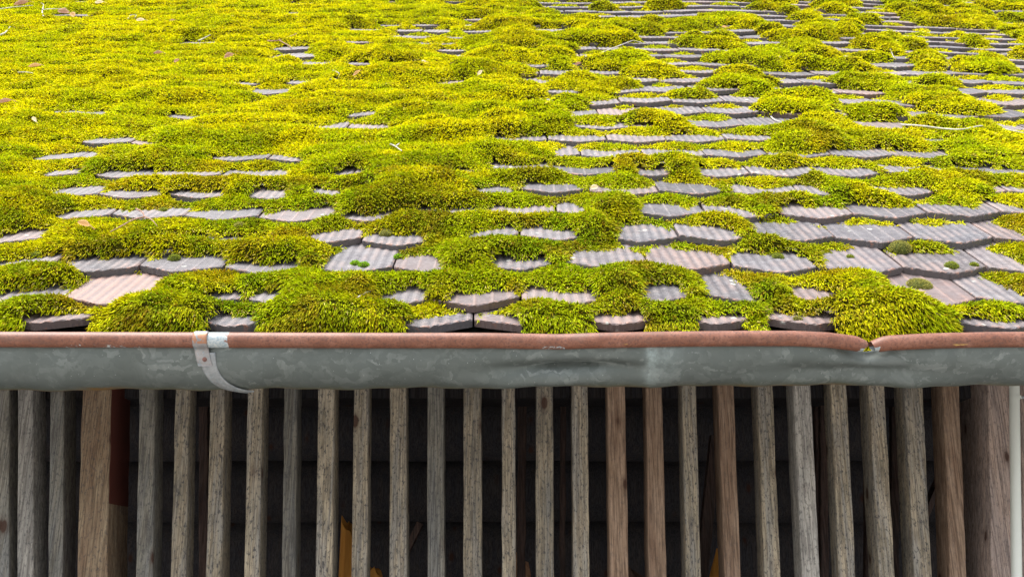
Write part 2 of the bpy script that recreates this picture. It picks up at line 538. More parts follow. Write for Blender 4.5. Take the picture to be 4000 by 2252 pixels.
for (k, jj, Xc, tone) in allt:
    if (k, jj) in fs: continue
    P, q, t3, at = tile_arrays(k, jj, tone, J_RND[k][jj])
    VV.append(P); QQ.append(q + base); TT3.append(t3 + base); base += len(P)
    for kk, vv in at.items(): AT.setdefault(kk, []).append(vv)
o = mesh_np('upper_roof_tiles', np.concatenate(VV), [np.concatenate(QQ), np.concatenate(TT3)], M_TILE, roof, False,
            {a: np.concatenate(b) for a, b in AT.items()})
tag(o, kind='stuff')

def slab(name, v0, v1, n0, n1, x0, x1, mat, parent):
    X = np.array([x0, x1, x1, x0] * 2, float); v = np.array([v0, v0, v1, v1] * 2, float)
    n = np.array([n0] * 4 + [n1] * 4, float)
    P = P0 + X[:, None] * EX + v[:, None] * D + n[:, None] * N
    f = np.array([[0, 3, 2, 1], [4, 5, 6, 7], [0, 1, 5, 4], [1, 2, 6, 5], [2, 3, 7, 6], [3, 0, 4, 7]])
    return mesh_np(name, P, [f], mat, parent)
slab('roof_boarding', -.02, 6.0, -.105, -.135, -4.2, 4.2, M_BOARD, roof)
slab('eaves_batten', -.02, .05, -.085, -.055, -4.2, 4.2, M_BOARD, roof)

# ------------------------------------------------------------------ moss
# bare tile faces seen in the photo: row -> (x0, x1, share of the tile face left bare), x in 2576-wide pixels
BARE = {
 1: [(65,215,.42),(518,640,.6),(1020,1205,.55),(1207,1310,.5),(1492,1625,.5),(1755,1880,.45),(1935,2100,.5),(2420,2600,.4)],
 2: [(-20,148,.45),(150,368,1.3),(510,600,.3),(615,715,.4),(935,1072,.5),(1125,1305,.42),(1305,1505,.5),(1618,1728,.65),(1785,1905,.95),(1995,2140,.5),(2265,2480,1.3),(2425,2600,1.0)],
 3: [(-20,150,.4),(150,362,.62),(350,560,.65),(565,750,.42),(800,1003,1.2),(998,1115,.75),(1235,1385,.42),(1430,1630,.8),(1625,1845,.85),(1845,2070,.8),(2085,2305,1.15),(2265,2510,.9),(2455,2600,1.1)],
 4: [(-20,108,.55),(395,540,.25),(540,675,.35),(765,912,.65),(908,1065,.5),(1175,1303,.5),(1300,1455,.55),(1555,1703,.85),(1690,1865,.72),(1905,2105,.95),(2090,2312,.9),(2285,2515,.95),(2475,2600,1.0)],
 5: [(145,300,.5),(295,472,.6),(465,668,.55),(665,845,.7),(860,1035,.32),(1035,1205,.4),(1220,1400,.5),(1395,1485,.6),(1612,1742,.75),(1735,1900,.6),(1970,2145,.7),(2130,2330,.65),(2315,2485,.65),(2475,2600,.6)],
 6: [(122,248,.75),(250,402,.5),(425,562,.4),(620,722,.6),(785,865,.35),(1185,1292,.5),(1308,1465,.55),(1480,1550,.4),(1545,1645,.45),(1635,1818,.75),(1845,1935,.6),(2005,2085,.6),(2185,2355,.5),(2500,2600,.4)],
 7: [(112,190,.5),(235,375,.5),(378,542,.4),(538,722,.6),(838,930,.3),(1095,1192,.4),(1378,1452,.5),(1755,1875,.65),(1868,1962,.6),(2085,2215,.6),(2238,2300,.5)],
 8: [(85,240,.6),(240,330,.4),(528,765,.4),(1395,1458,.85),(1452,1605,.7),(1598,1772,.7),(1765,1885,.6),(2085,2225,.5)],
 9: [(205,345,.55),(330,402,.3),(1238,1290,.4),(1285,1392,.6),(1385,1518,.7),(1508,1692,.7),(1685,1812,.7),(1808,1952,.5)],
 10: [(403,472,.5),(815,878,.75),(872,982,.5),(1128,1262,.4),(1368,1462,.5),(1455,1545,.4),(1538,1622,.6),(1688,1785,.5),(1795,1845,.5),(2165,2292,.75),(2285,2422,.7),(2435,2600,.6)],
 11: [(112,182,.4),(875,948,.5),(1228,1342,.6),(1405,1502,.5),(1502,1632,.75),(1675,1765,.5),(1765,1882,.75),(1875,2012,.75),(2195,2252,.4),(2465,2600,.75)],
 12: [(618,655,.4),(698,755,.5),(778,850,.3),(1535,1582,.4),(1645,1722,.45),(1725,1832,.65),(1825,1928,.7),(1935,2062,.85),(2055,2202,.85),(2195,2332,.5),(2475,2600,.6)],
 13: [(488,528,.5),(1010,1052,.4),(1375,1452,.5),(1555,1642,.45),(1695,1782,.45),(1965,2068,.75),(2065,2112,.4),(2355,2505,.7)],
 14: [(590,650,.3),(1100,1182,.6),(1340,1420,.4),(1545,1600,.5),(1765,1845,.5),(1845,1925,.55),(2055,2110,.5),(2355,2495,.75),(2495,2600,.7)],
 15: [(880,962,.6),(1200,1262,.4),(1500,1580,.4),(1640,1700,.5),(1775,1850,.5),(1950,2050,.6),(2140,2240,.6),(2300,2420,.7)],
 16: [(868,930,.5),(1118,1190,.5),(1430,1500,.4),(1700,1790,.6),(1850,1990,.5),(2090,2170,.6),(2290,2400,.6)],
 17: [(680,790,.95),(1110,1172,.6),(1330,1390,.4),(1640,1700,.5),(1780,1860,.6),(1985,2100,.8),(2180,2320,.7),(2420,2520,.7)],
 18: [(685,775,.9),(1100,1170,.5),(1500,1540,.5),(1720,1780,.6),(2040,2180,.8),(2240,2360,.7)],
 19: [(868,930,.4),(1020,1100,.5),(1105,1190,.5),(1485,1540,.7),(1630,1700,.6),(1720,1800,.6),(2050,2150,.7),(2200,2300,.8)],
}
MOUNDS = [ # x, y (apex base), half width px, half length along slope (m), height (m), browning
 (1010,505,215,.16,.060,.15),(1290,325,95,.085,.058,.0),(1330,435,95,.09,.065,.75),(1250,400,70,.07,.045,.1),
 (2045,362,95,.095,.062,.4),(2010,428,72,.075,.058,.1),(1700,425,82,.07,.045,.2),(1550,530,72,.06,.050,.5),
 (860,795,165,.12,.070,.2),(2225,825,165,.12,.080,.35),(430,800,150,.10,.060,.3),(330,640,220,.11,.050,.15),
 (1400,800,110,.06,.026,.1),(1565,755,90,.09,.055,.25),(50,540,110,.14,.055,.1),(2310,620,95,.06,.042,.0),
 (2175,725,95,.07,.050,.1),(690,645,140,.08,.042,.1),(1220,655,150,.07,.040,.3),(100,715,120,.07,.045,.2),
 (1070,720,90,.06,.035,.5),(700,735,120,.08,.04,.1),(1980,505,80,.07,.045,.1),(2180,500,95,.06,.040,.0),
 (1570,415,70,.05,.035,.1),(2440,425,125,.10,.045,.1),(2330,450,90,.07,.03,.3),(2245,370,85,.07,.035,.2),(2420,360,85,.06,.035,0),
 (600,330,200,.16,.045,.1),(330,410,140,.08,.035,.2),(1120,340,110,.10,.042,.1),(1080,420,110,.08,.03,.3),
 (640,455,90,.07,.035,.1),(420,470,130,.06,.03,.2),(900,415,120,.07,.035,.1),(1090,560,150,.07,.04,.2),(1290,555,100,.05,.03,.3),
 (1500,590,55,.05,.042,.1),(1840,560,110,.05,.03,.3),(1940,620,100,.06,.035,.1),(1640,690,140,.07,.035,.5),(1900,760,120,.06,.035,.2),
 (2460,780,100,.06,.04,.0),(1700,770,90,.05,.03,.3),(560,620,120,.07,.03,.1),(130,790,110,.06,.045,.2),
 (1640,305,75,.06,.035,.1),(1360,285,80,.06,.03,.1),(1830,215,80,.07,.035,.1),(1560,165,110,.10,.05,.0),(1900,150,110,.10,.05,.0),
 (2065,138,55,.07,.05,.4),(2020,115,60,.07,.045,.3),(2200,285,90,.07,.03,.1),(2350,255,80,.07,.038,.1),(2230,215,70,.05,.03,.1),
 (1560,215,60,.05,.03,.1),(1250,235,110,.09,.04,.0),(1000,200,130,.10,.04,.0),(980,150,90,.08,.035,.1),(1040,290,90,.07,.035,.2),
 (1640,185,80,.07,.035,.1),(1740,240,70,.05,.03,.1),(2000,275,110,.08,.035,.1),(2430,270,100,.07,.035,.1),(2480,170,90,.10,.04,.0),
 (2130,165,60,.06,.035,.1),(2050,85,60,.10,.05,.0),(1860,55,60,.08,.035,.0),(2030,45,50,.08,.04,.0),(2420,40,60,.12,.05,.2),
 (1740,60,90,.10,.04,.0),(1500,100,120,.12,.045,.0),(1300,110,120,.12,.045,.1),(1280,60,80,.10,.04,.6),(860,60,100,.12,.04,.2),
 (590,140,90,.10,.03,.5),(300,90,200,.20,.045,.0),(160,200,200,.18,.04,.0),(480,240,160,.12,.04,.1),(760,270,120,.10,.035,.3),
 (90,320,130,.12,.035,.1),(560,60,160,.16,.04,.1),(1080,40,120,.14,.04,.1),
]
DS = .006
gx = np.arange(-3.5, 3.5, DS); gv = np.arange(-.165, 4.95, DS)
GX, GV = np.meshgrid(gx, gv)
ROWI, SN, SD = tile_surface(GX, GV)
bare = np.zeros(GX.shape)
ROWS_Y = {}
for k in range(1, NROW + 1):                     # picture height of each row's tip line
    v = row_v(k); Z = 1.874 + v * math.cos(ALPHA); H = -.0316 + v * math.sin(ALPHA)
    ROWS_Y[k] = (1126 - F * H / Z) / 1.5528
br = np.random.default_rng(3)
for k in range(10, NROW + 1):                    # rows too small to list one by one; the right side is sparser
    x = 700 if k > 19 else 1230
    L = BARE.setdefault(k, [])
    while x < 2640:
        dens = .06 + .90 * float(sstep(1100, 1750, x + (k - 16) * 14))
        wd = br.uniform(50, 150)
        if br.random() < dens: L.append((x, x + wd, br.uniform(.5, 1.0)))
        x += wd * br.uniform(.75, 1.1)
CUSH = []                                        # loose single cushions on the far rows
for k in range(10, NROW + 1):
    x = 1180 + br.uniform(0, 120)
    while x < 2640:
        if br.random() < (.5 if k > 15 else .3):
            CUSH.append((x, ROWS_Y[k] - br.uniform(2, 9) * (10 / k), br.uniform(34, 72) * (1.2 if k < 16 else .9), br.uniform(.05, .08), br.uniform(.022, .040), br.choice([0, 0, .1, .3])))
        x += br.uniform(70, 190)
for k, L in BARE.items():
    Zr = depth_v(row_v(k) + .02)
    rm = ROWI == k
    for (x0, x1, fr) in L:
        X0 = (x0 * 1.5528 - 2000) * Zr / F; X1 = (x1 * 1.5528 - 2000) * Zr / F
        c0 = max(0, int((X0 - .03 - gx[0]) / DS)); c1 = min(len(gx), int((X1 + .03 - gx[0]) / DS) + 1)
        if c1 <= c0: continue
        r0 = max(0, int((row_v(k) - .03 - gv[0]) / DS)); r1 = min(len(gv), int((row_v(k) + .24 - gv[0]) / DS) + 1)
        sx = GX[r0:r1, c0:c1]; sv = GV[r0:r1, c0:c1]
        uu = np.clip((sx - X0) / (X1 - X0), -.2, 1.2) * 2 - 1
        uu = uu + (vnoise(sx, sv, .02, 40) - .5) * .12
        prof = np.clip(1 - np.abs(uu) ** 3.2, 0, 1) ** .5
        lim = .155 * min(fr, 1.3 if fr > 1.2 else fr * 1.02) * prof * (.78 + .44 * fbm(sx, sx * 0 + k * 1.7, .035, 31))
        if k == 1: lim = lim * .72
        hit = rm[r0:r1, c0:c1] & (SD[r0:r1, c0:c1] < lim) & (np.abs(uu) < 1.0)
        bare[r0:r1, c0:c1][hit] = 1
# scattered pin-holes of bare tile right above the butts in the half-covered zone
def win(X, v, a, l):
    r0 = max(0, int((v - l - gv[0]) / DS)); r1 = max(r0 + 1, min(len(gv), int((v + l - gv[0]) / DS) + 2))
    c0 = max(0, int((X - a - gx[0]) / DS)); c1 = max(c0 + 1, min(len(gx), int((X + a - gx[0]) / DS) + 2))
    return (slice(r0, r1), slice(c0, c1))
sh = np.zeros_like(bare)
open_w = vnoise(GX, GV, .06, 77)
for q_ in range(1, 4):
    s_ = np.zeros_like(bare); s_[:-q_] = bare[q_:]
    sh = np.maximum(sh, s_ * (open_w > .32 + .2 * q_ - .3 * sstep(1.2, 2.0, GV)))
bare = np.maximum(bare, sh)
pxg = 2000 + GX * F / depth_v(GV)
zone = fbm(GX, GV, .45, 150, 3) + .10 * (vnoise(GX, GV, .12, 155) - .5)
th_ = .80 - .41 * sstep(1700, 2750, pxg + 260 * (GV - 2.2))
tj = np.clip(np.floor((GX - np.where(ROWI % 2 == 1, .108, .018)) / TW).astype(int) + NJ // 2, 0, NJ - 1)
keepfrac = np.random.default_rng(77).uniform(.35, 1.4, (NROW + 2, NJ))[ROWI, tj]      # every tile keeps its own strip of moss
bare = np.where((zone > th_) & (ROWI >= 10) & (SD < .16 * keepfrac), 1.0, bare)
slit = np.random.default_rng(78).random((NROW + 2, NJ))[ROWI, tj]
uu_ = np.abs(GX - (np.where(ROWI % 2 == 1, .108, .018) + (tj - NJ // 2 + .5) * TW)) / TW
slit_on = (slit < .12 + .16 * sstep(1000, 2300, pxg)) & (ROWI >= 6) & (ROWI <= 30) & (uu_ < .18 + .3 * ((slit * 57) % 1))
bare = np.where(slit_on & (SD < .05 + .06 * ((slit * 91) % 1)), 1.0, bare)
mid_ = (ROWI >= 6) & (ROWI < 10) & (pxg > 2900) & (fbm(GX, GV, .3, 160) > .52) & (SD < .085 * (keepfrac))
bare = np.where(mid_, 1.0, bare)
for (x, y, hw, hl, hh, bw) in [m_ for m_ in MOUNDS if m_[1] < 330] + CUSH:
    X, v = px_to_roof(x, y); a = hw * 1.5528 * depth_v(v) / F
    W = win(X, v, a * 1.3, hl * 1.5)
    d2 = ((GX[W] - X) / a) ** 2 + ((GV[W] - v - hl * .15) / hl) ** 2
    bare[W] = np.where(d2 * (1 + .6 * (vnoise(GX[W], GV[W], .03, 52) - .5)) < .95, 0, bare[W])
MOUNDS = MOUNDS + CUSH
moss = 1 - bare

def blur(a, r):
    for ax in (0, 1):
        p = [(0, 0), (0, 0)]; p[ax] = (r + 1, r)
        c = np.cumsum(np.pad(a, p, mode='edge'), axis=ax)
        n_ = a.shape[ax]
        if ax == 0: a = (c[2 * r + 1:2 * r + 1 + n_] - c[:n_]) / (2 * r + 1)
        else: a = (c[:, 2 * r + 1:2 * r + 1 + n_] - c[:, :n_]) / (2 * r + 1)
    return a

mb = blur(blur(moss, 2), 2)
mb2 = blur(blur(moss, 6), 5)
T = .002 + .005 * np.clip((mb - .45) / .55, 0, 1) ** .7 + .012 * np.clip((mb2 - .5) / .5, 0, 1) ** 1.6
brown = np.zeros(GX.shape)
mh = np.zeros(GX.shape)
for (x, y, hw, hl, hh, bw) in MOUNDS:
    if hw < 100 and y > 330: hh *= .78
    X, v = px_to_roof(x, y)
    Z = depth_v(v)
    a = hw * 1.5528 * Z / F
    hl *= 1.15; hh *= (.66 if y > 380 else .74)
    v += hl * .15
    W = win(X, v, a * 2.2, hl * 2.8)
    wx = GX[W]; wv = GV[W]
    d2 = ((wx - X) / (a * 1.15)) ** 2 + ((wv - v) / (hl * 1.15)) ** 2
    d2 = d2 * (1 + .9 * (fbm(wx, wv, .09, 50) - .5))
    h_ = hh * np.clip(1 - d2, 0, 1) ** .72 * (.8 + .4 * vnoise(wx, wv, .045, 55))
    mh[W] = np.maximum(mh[W], h_ * .9 + mh[W] * .15)
    brown[W] = np.maximum(brown[W], bw * np.exp(-(((wx - X - a * .1) / a * 1.5) ** 2 + ((wv - v + hl * .5) / hl * 1.5) ** 2)))
mh = blur(mh, 1)
# bare places cut into the mound but it swells over the edge
mh = .85 * mh * np.clip((blur(moss, 3) - .42) / .5, 0, 1) ** .6 * np.clip((blur(blur(moss, 5), 4) - .3) / .5, 0, 1)
und = (fbm(GX, GV, .10, 60) - .38) * .026 * np.clip((mb2 - .5) / .5, 0, 1) + (vnoise(GX, GV, .035, 70) - .5) * .004
und = und + (fbm(GX, GV, .28, 65) - .5) * .045 * sstep(.9, 1.8, GV) * np.clip((mb2 - .6) / .4, 0, 1)
SNs = blur(SN, 4)
cover = .72 * np.clip((mb2 - .5) * 2, 0, 1)
SB = SN * (1 - cover) + SNs * cover
HN = SB + np.maximum(T + np.maximum(und, -.004) + mh, .002)
# the moss bulges out over the eaves and hangs down
edge_v = V1 + .008
over = np.clip((edge_v - GV) / .05, 0, 1)
emoss = np.clip(vnoise(GX, GX * 0, .05, 80) * .5 + .75, 0, 1)
HN = HN - over ** 1.5 * .06 + over * (fbm(GX, GV * 1.0, .03, 86) - .5) * .02
# eaves columns that stay bare have no overhang
col_bare = np.zeros(len(gx), bool)
for (x0, x1, fr) in BARE[1]:
    Zr = depth_v(V1)
    col_bare |= (gx > (x0 * 1.5528 - 2000) * Zr / F) & (gx < (x1 * 1.5528 - 2000) * Zr / F)
gap = ((gx > (1375 * 1.5528 - 2000) * .47e-3) & (gx < 0))
moss = np.where((ROWI == 0) & col_bare[None, :], 0, moss)
reach = .006 + .022 * vnoise(gx, gx * 0, .12, 81)
for (x, hw, rr) in ((430, 170, .045), (840, 190, .05), (2230, 165, .055), (1430, 60, .02)):
    Xc = (x * 1.5528 - 2000) * 1.77 / F
    reach = np.maximum(reach, rr * np.clip(1.3 - np.abs(gx - Xc) / (hw * 1.5528 * 1.77 / F), 0, 1))
moss = np.where((ROWI == 0) & (GV < (V1 + .0 - reach)[None, :]), 0, moss)

# carpet under the shoots
step = 1
inside = moss[:-1, :-1] * moss[1:, :-1] * moss[:-1, 1:] * moss[1:, 1:] > 0
Zg = depth_v(GV)
inside &= (np.abs(GX) < Zg * 2000 / F + .15)[:-1, :-1]
rr, cc = np.nonzero(inside)
W_ = GX.shape[1]
i0 = rr * W_ + cc
quads = np.stack([i0, i0 + 1, i0 + W_ + 1, i0 + W_], 1)
used, inv = np.unique(quads.ravel(), return_inverse=True)
quads = inv.reshape(-1, 4)
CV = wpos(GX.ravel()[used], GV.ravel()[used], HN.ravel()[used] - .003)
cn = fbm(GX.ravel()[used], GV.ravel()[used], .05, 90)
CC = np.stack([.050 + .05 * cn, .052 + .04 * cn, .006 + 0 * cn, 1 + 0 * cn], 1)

def bil(A, X, v):
    x = (X - gx[0]) / DS; y = (v - gv[0]) / DS
    xi = np.clip(x.astype(int), 0, A.shape[1] - 2); yi = np.clip(y.astype(int), 0, A.shape[0] - 2)
    fx = x - xi; fy = y - yi
    return (A[yi, xi] * (1 - fx) + A[yi, xi + 1] * fx) * (1 - fy) + (A[yi + 1, xi] * (1 - fx) + A[yi + 1, xi + 1] * fx) * fy

GH_v, GH_x = np.gradient(blur(HN, 1), DS)
NS = 7500000
sv = RNG.uniform(gv[0], gv[-1], NS); sx = RNG.uniform(-3.4, 3.4, NS)
Z = depth_v(sv)
keep = np.abs(sx) < Z * 2000 / F + .10
keep &= RNG.random(NS) < (1.80 / Z) ** 1.25
keep &= bil(moss, sx, sv) > .5
sx, sv, Z = sx[keep], sv[keep], Z[keep]
n0 = bil(HN, sx, sv) - .004
hx = np.clip(bil(GH_x, sx, sv), -2.5, 2.5); hv = np.clip(bil(GH_v, sx, sv), -2.5, 2.5)
ed = bil(mb, sx, sv)
n = len(sx)
print('moss shoots', n)
# direction in (X, v, n) coordinates
dx = -hx + RNG.normal(0, .75, n); dv = -hv - .75 + RNG.normal(0, .7, n); dn = 1.0 + RNG.normal(0, .35, n)
fr = np.clip((1 - ed) * 1.8, 0, 1)               # fringe: lie down along the slope
dv = dv - fr * 1.0; dn = dn * (1 - .6 * fr)
hang = sv < V1 + .02
dv = np.where(hang, dv * 1.2 - .5, dv); dn = np.where(hang, dn * .6 - .5 + RNG.normal(0, .5, n), dn)
ln = np.sqrt(dx ** 2 + dv ** 2 + dn ** 2); dx /= ln; dv /= ln; dn /= ln
sz = (Z / 1.9)
Ls = .0104 * sz ** .15 * RNG.uniform(.5, 1.5, n) * np.where(fr > .5, 1.15, 1)
Ws = .00138 * sz ** .45 * RNG.uniform(.7, 1.3, n)
Bp = wpos(sx, sv, n0)
Dw = dx[:, None] * EX + dv[:, None] * D + dn[:, None] * N
rnd3 = RNG.normal(0, 1, (n, 3))
A1 = np.cross(Dw, rnd3); A1 /= np.linalg.norm(A1, axis=1)[:, None]
A2 = np.cross(Dw, A1)
bend = (-D * .25 - np.array([0, 0, .25]))[None, :] + RNG.normal(0, .18, (n, 3))
mid = Bp + Dw * (Ls * .52)[:, None]
tip = Bp + Dw * Ls[:, None] + bend * (Ls * .55)[:, None]
ring = [mid + (A1 * math.cos(a) + A2 * math.sin(a)) * Ws[:, None] for a in (0, 2.0944, 4.18879)]
PV = np.stack([Bp] + ring + [tip], 1).reshape(-1, 3)
b0 = (np.arange(n) * 5)[:, None]
tri = np.concatenate([b0 + np.array([[0, 2, 1]]), b0 + np.array([[0, 3, 2]]), b0 + np.array([[0, 1, 3]]),
                      b0 + np.array([[1, 2, 4]]), b0 + np.array([[2, 3, 4]]), b0 + np.array([[3, 1, 4]])])
# natural colour of the shoots, before base shading: yellow-lime, green, olive and brown clumps
c_yel = np.array([.86, .80, .004]); c_lim = np.array([.60, .68, .004]); c_grn = np.array([.28, .44, .004])
c_olv = np.array([.50, .49, .006]); c_brn = np.array([.46, .28, .018]); c_str = np.array([.72, .58, .20])
a1 = fbm(sx, sv, .16, 110); a2 = fbm(sx, sv, .055, 120); a3 = fbm(sx, sv, .30, 130)
up = np.clip(sstep(.2, 1.6, sv) + .5 * sstep(.3, -1.2, sx) * sstep(.7, 2, sv), 0, 1.3)
col = c_lim[None] * np.ones((n, 1))
def mixc(col, c, f): return col * (1 - f[:, None]) + c[None] * f[:, None]
col = mixc(col, c_yel, np.clip(sstep(.40, .60, a1) * .8 + up * .4, 0, 1))
col = mixc(col, c_grn, sstep(.54, .70, a2) * (1 - .6 * up) * .55)
col = mixc(col, c_olv, sstep(.56, .72, a3) * .6 * (1 - .6 * up))
bb = np.clip(bil(brown, sx, sv) + sstep(.60, .76, fbm(sx, sv, .085, 140)) * .8 * (1 - .5 * np.minimum(up, 1)), 0, 1)
pick = RNG.random(n)
col = mixc(col, c_brn, bb * .55)
col = mixc(col, c_brn, (pick < .09 - .05 * np.minimum(up, 1)).astype(float) * .8)
col = mixc(col, c_grn, ((pick > .09) & (pick < .20)).astype(float) * .6)
col = mixc(col, c_str, ((pick > .985) | ((fr > .4) & (pick > .85))).astype(float) * .7)
pxx = 2000 + sx * F / Z
corner = np.clip(1.25 - np.hypot(pxx / 620, (4.75 - sv) / .75), 0, 1)
col = mixc(col, c_brn * .62, corner * .95)
col = col * (1 + .22 * np.minimum(up, 1))[:, None] * RNG.uniform(.55, 1.25, n)[:, None]
tc = np.stack([col * .16 + np.array([.02, .012, .002]), col * .8, col * .8, col * .8, np.minimum(col * 1.1, .92)], 1).reshape(-1, 3)  # older brown bases, darkened further to paint shade between the shoots
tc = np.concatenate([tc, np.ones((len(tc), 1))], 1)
nb = len(CV)
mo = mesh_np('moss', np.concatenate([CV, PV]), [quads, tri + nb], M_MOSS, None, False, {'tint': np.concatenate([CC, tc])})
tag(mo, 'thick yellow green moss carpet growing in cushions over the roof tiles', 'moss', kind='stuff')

def roof_point(fx, fy, lift=0.0):
    """point on moss or tile under the photo's pixel (4000-wide)"""
    X, v = px_to_roof(fx / 1.5528, fy / 1.5528)
    k = (1126 - fy) / F
    for _ in range(12):                         # walk to the real surface height
        hsurf = float(bil(np.where(moss > .5, HN, SN), np.array([X]), np.array([v]))[0]) + lift
        p = wpos(np.array([X]), np.array([v]), np.array([hsurf]))[0]
        rel = Vector(p) - CAM
        z = rel.dot(FW); h = rel.dot(UP)
        ey = (1126 - F * h / z) - fy            # >0: point shows too low
        v += ey * z / F / math.sin(ALPHA) * .8
        X = (fx - 2000) * z / F
    v = max(min(v, 4.9), -.16)
    hsurf = float(bil(np.where(moss > .5, HN, SN), np.array([X]), np.array([v]))[0]) + lift
    return Vector(wpos(np.array([X]), np.array([v]), np.array([hsurf]))[0])

# ------------------------------------------------------------------ button cushions of greyer moss
BUT = [(3518,980,.026,1.0,'round grey green moss cushion between two ribbed tiles at the right'),
 (3039,1003,.013,.6,'small olive moss button on a ribbed grey tile right of centre'),
 (3321,1003,.007,.5,'tiny dark moss dot beside the large round cushion'),
 (3591,1115,.027,.55,'flat oval olive moss cushion in the middle of a big bare tile'),
 (3717,1042,.015,.9,'dark green moss tuft clinging to the edge of a brown tile'),
 (3805,1036,.008,.8,'pale tiny moss button on the corner of the brown tile'),
 (1387,1030,.010,.7,'left one of two bright green moss buttons side by side on the lichen spotted tile'),
 (1420,1037,.012,.7,'right one of two bright green moss buttons side by side on the lichen spotted tile'),
 (1555,1004,.009,.7,'single bright green moss button at a tile joint'),
 (1509,914,.017,.7,'olive moss cushion at the top edge of a dark tile'),
 (137,996,.011,.7,'small green moss button on the leftmost dark tile'),
 (681,1012,.014,.9,'dark round moss cushion on a ribbed tile near the pink tile'),
 (935,881,.012,.7,'green moss button alone on a grey tile under the long mound'),
 (637,822,.010,.7,'small moss button on the corner of a tile above the twig'),
 (1010,1138,.010,.8,'moss button on the small dark tile above the eaves'),
 (3116,1247,.008,.7,'tiny light green moss dot on a tile right above the gutter'),
 (3560,850,.008,.7,'pale moss button under the fringe on a striped grey tile')]
def cushion(fx, fy, r, flat, label, i):
    p = roof_point(fx, fy, .0)
    rs = np.random.default_rng(500 + i)
    nu, nv_ = 20, 9
    V = []; C = []
    for a in range(nv_ + 1):
        ph = a / nv_ * math.pi / 2
        for b in range(nu):
            th = b / nu * 2 * math.pi
            rr_ = r * (1 + .1 * math.sin(3 * th + i))
            V.append(np.array(p) + EX * rr_ * math.cos(ph) * math.cos(th) + D * rr_ * math.cos(ph) * math.sin(th) + N * r * flat * math.sin(ph))
            C.append((.09, .11, .025, 1))
    f = []
    for a in range(nv_):
        for b in range(nu):
            f.append([a * nu + b, a * nu + (b + 1) % nu, (a + 1) * nu + (b + 1) % nu, (a + 1) * nu + b])
    V = np.array(V); f = np.array(f)
    m_ = int(260 + 1500000 * r * r)
    th = rs.uniform(0, 2 * np.pi, m_); ph = np.arcsin(rs.uniform(.02, 1, m_))
    dirs = (np.cos(ph) * np.cos(th))[:, None] * EX + (np.cos(ph) * np.sin(th))[:, None] * D + np.sin(ph)[:, None] * N
    bp = np.array(p) + r * ((np.cos(ph) * np.cos(th))[:, None] * EX + (np.cos(ph) * np.sin(th))[:, None] * D + (np.sin(ph) * flat)[:, None] * N)
    dd = dirs + rs.normal(0, .3, (m_, 3)); dd /= np.linalg.norm(dd, axis=1)[:, None]
    s1 = np.cross(dd, rs.normal(0, 1, (m_, 3))); s1 /= np.linalg.norm(s1, axis=1)[:, None]
    ll = .0035 * rs.uniform(.6, 1.4, m_)
    Q = np.stack([bp - s1 * .0007, bp + s1 * .0007, bp + dd * ll[:, None]], 1).reshape(-1, 3)
    cq = np.array([.26, .30, .04]) if i % 3 else np.array([.34, .32, .08])
    if i in (6, 7, 8): cq = np.array([.24, .42, .02])
    cols = np.repeat(cq[None] * rs.uniform(.5, 1.5, m_)[:, None], 3, 0)
    cols = np.concatenate([cols, np.ones((len(cols), 1))], 1)
    t_ = (np.arange(m_) * 3)[:, None] + np.array([[0, 1, 2]]) + len(V)
    o = mesh_np('moss_cushion', np.concatenate([V, Q]), [f, t_], M_MOSS, None, False, {'tint': np.concatenate([np.array(C), cols])})
    tag(o, label, 'moss cushion', 'small button cushions of moss on bare tiles')
for i, (fx, fy, r, fl, lb) in enumerate(BUT): cushion(fx, fy, r * .88, fl * .8, lb, i)

# ------------------------------------------------------------------ twigs and leaves
def tube_arrays(pts, rads, ns=7):
    V, Fq = [], []
    pts = [Vector(p) for p in pts]
    for i, p in enumerate(pts):
        t_ = (pts[min(i + 1, len(pts) - 1)] - pts[max(i - 1, 0)]).normalized()
        a = t_.cross(Vector((0.3, 0.1, 1))).normalized(); b = t_.cross(a)
        for q in range(ns):
            th = q / ns * 2 * math.pi
            V.append(p + (a * math.cos(th) + b * math.sin(th)) * rads[i])
    for i in range(len(pts) - 1):
        for q in range(ns):
            Fq.append([i * ns + q, i * ns + (q + 1) % ns, (i + 1) * ns + (q + 1) % ns, (i + 1) * ns + q])
    return np.array([tuple(v) for v in V]), np.array(Fq)

def smooth_pts(pts, n_=5):
    out = []
    P = [pts[0]] + list(pts) + [pts[-1]]
    for i in range(1, len(P) - 2):
        for s_ in range(n_):
            t_ = s_ / n_
            p0, p1, p2, p3 = (Vector(P[i - 1]), Vector(P[i]), Vector(P[i + 1]), Vector(P[i + 2]))
            out.append(.5 * ((2 * p1) + (p2 - p0) * t_ + (2 * p0 - 5 * p1 + 4 * p2 - p3) * t_ ** 2 + (3 * p1 - p0 - 3 * p2 + p3) * t_ ** 3))
    out.append(Vector(P[-2]))
    return out

def twig(paths, r, mat, label, lift=.007):
    VS, FS, b_ = [], [], 0
    for path in paths:
        pts = [roof_point(x, y, lift + (h if False else 0)) for (x, y) in path]
        sp = smooth_pts(pts, 5)
        rs_ = [r * .8 * (1 - .6 * i / len(sp)) * (1 + .12 * math.sin(i * 2.3)) for i in range(len(sp))]
        v_, f_ = tube_arrays(sp, rs_)
        VS.append(v_); FS.append(f_ + b_); b_ += len(v_)
    o = mesh_np('twig', np.concatenate(VS), [np.concatenate(FS)], mat, None, True)
    tag(o, label, 'twig', 'twigs lying on the moss')

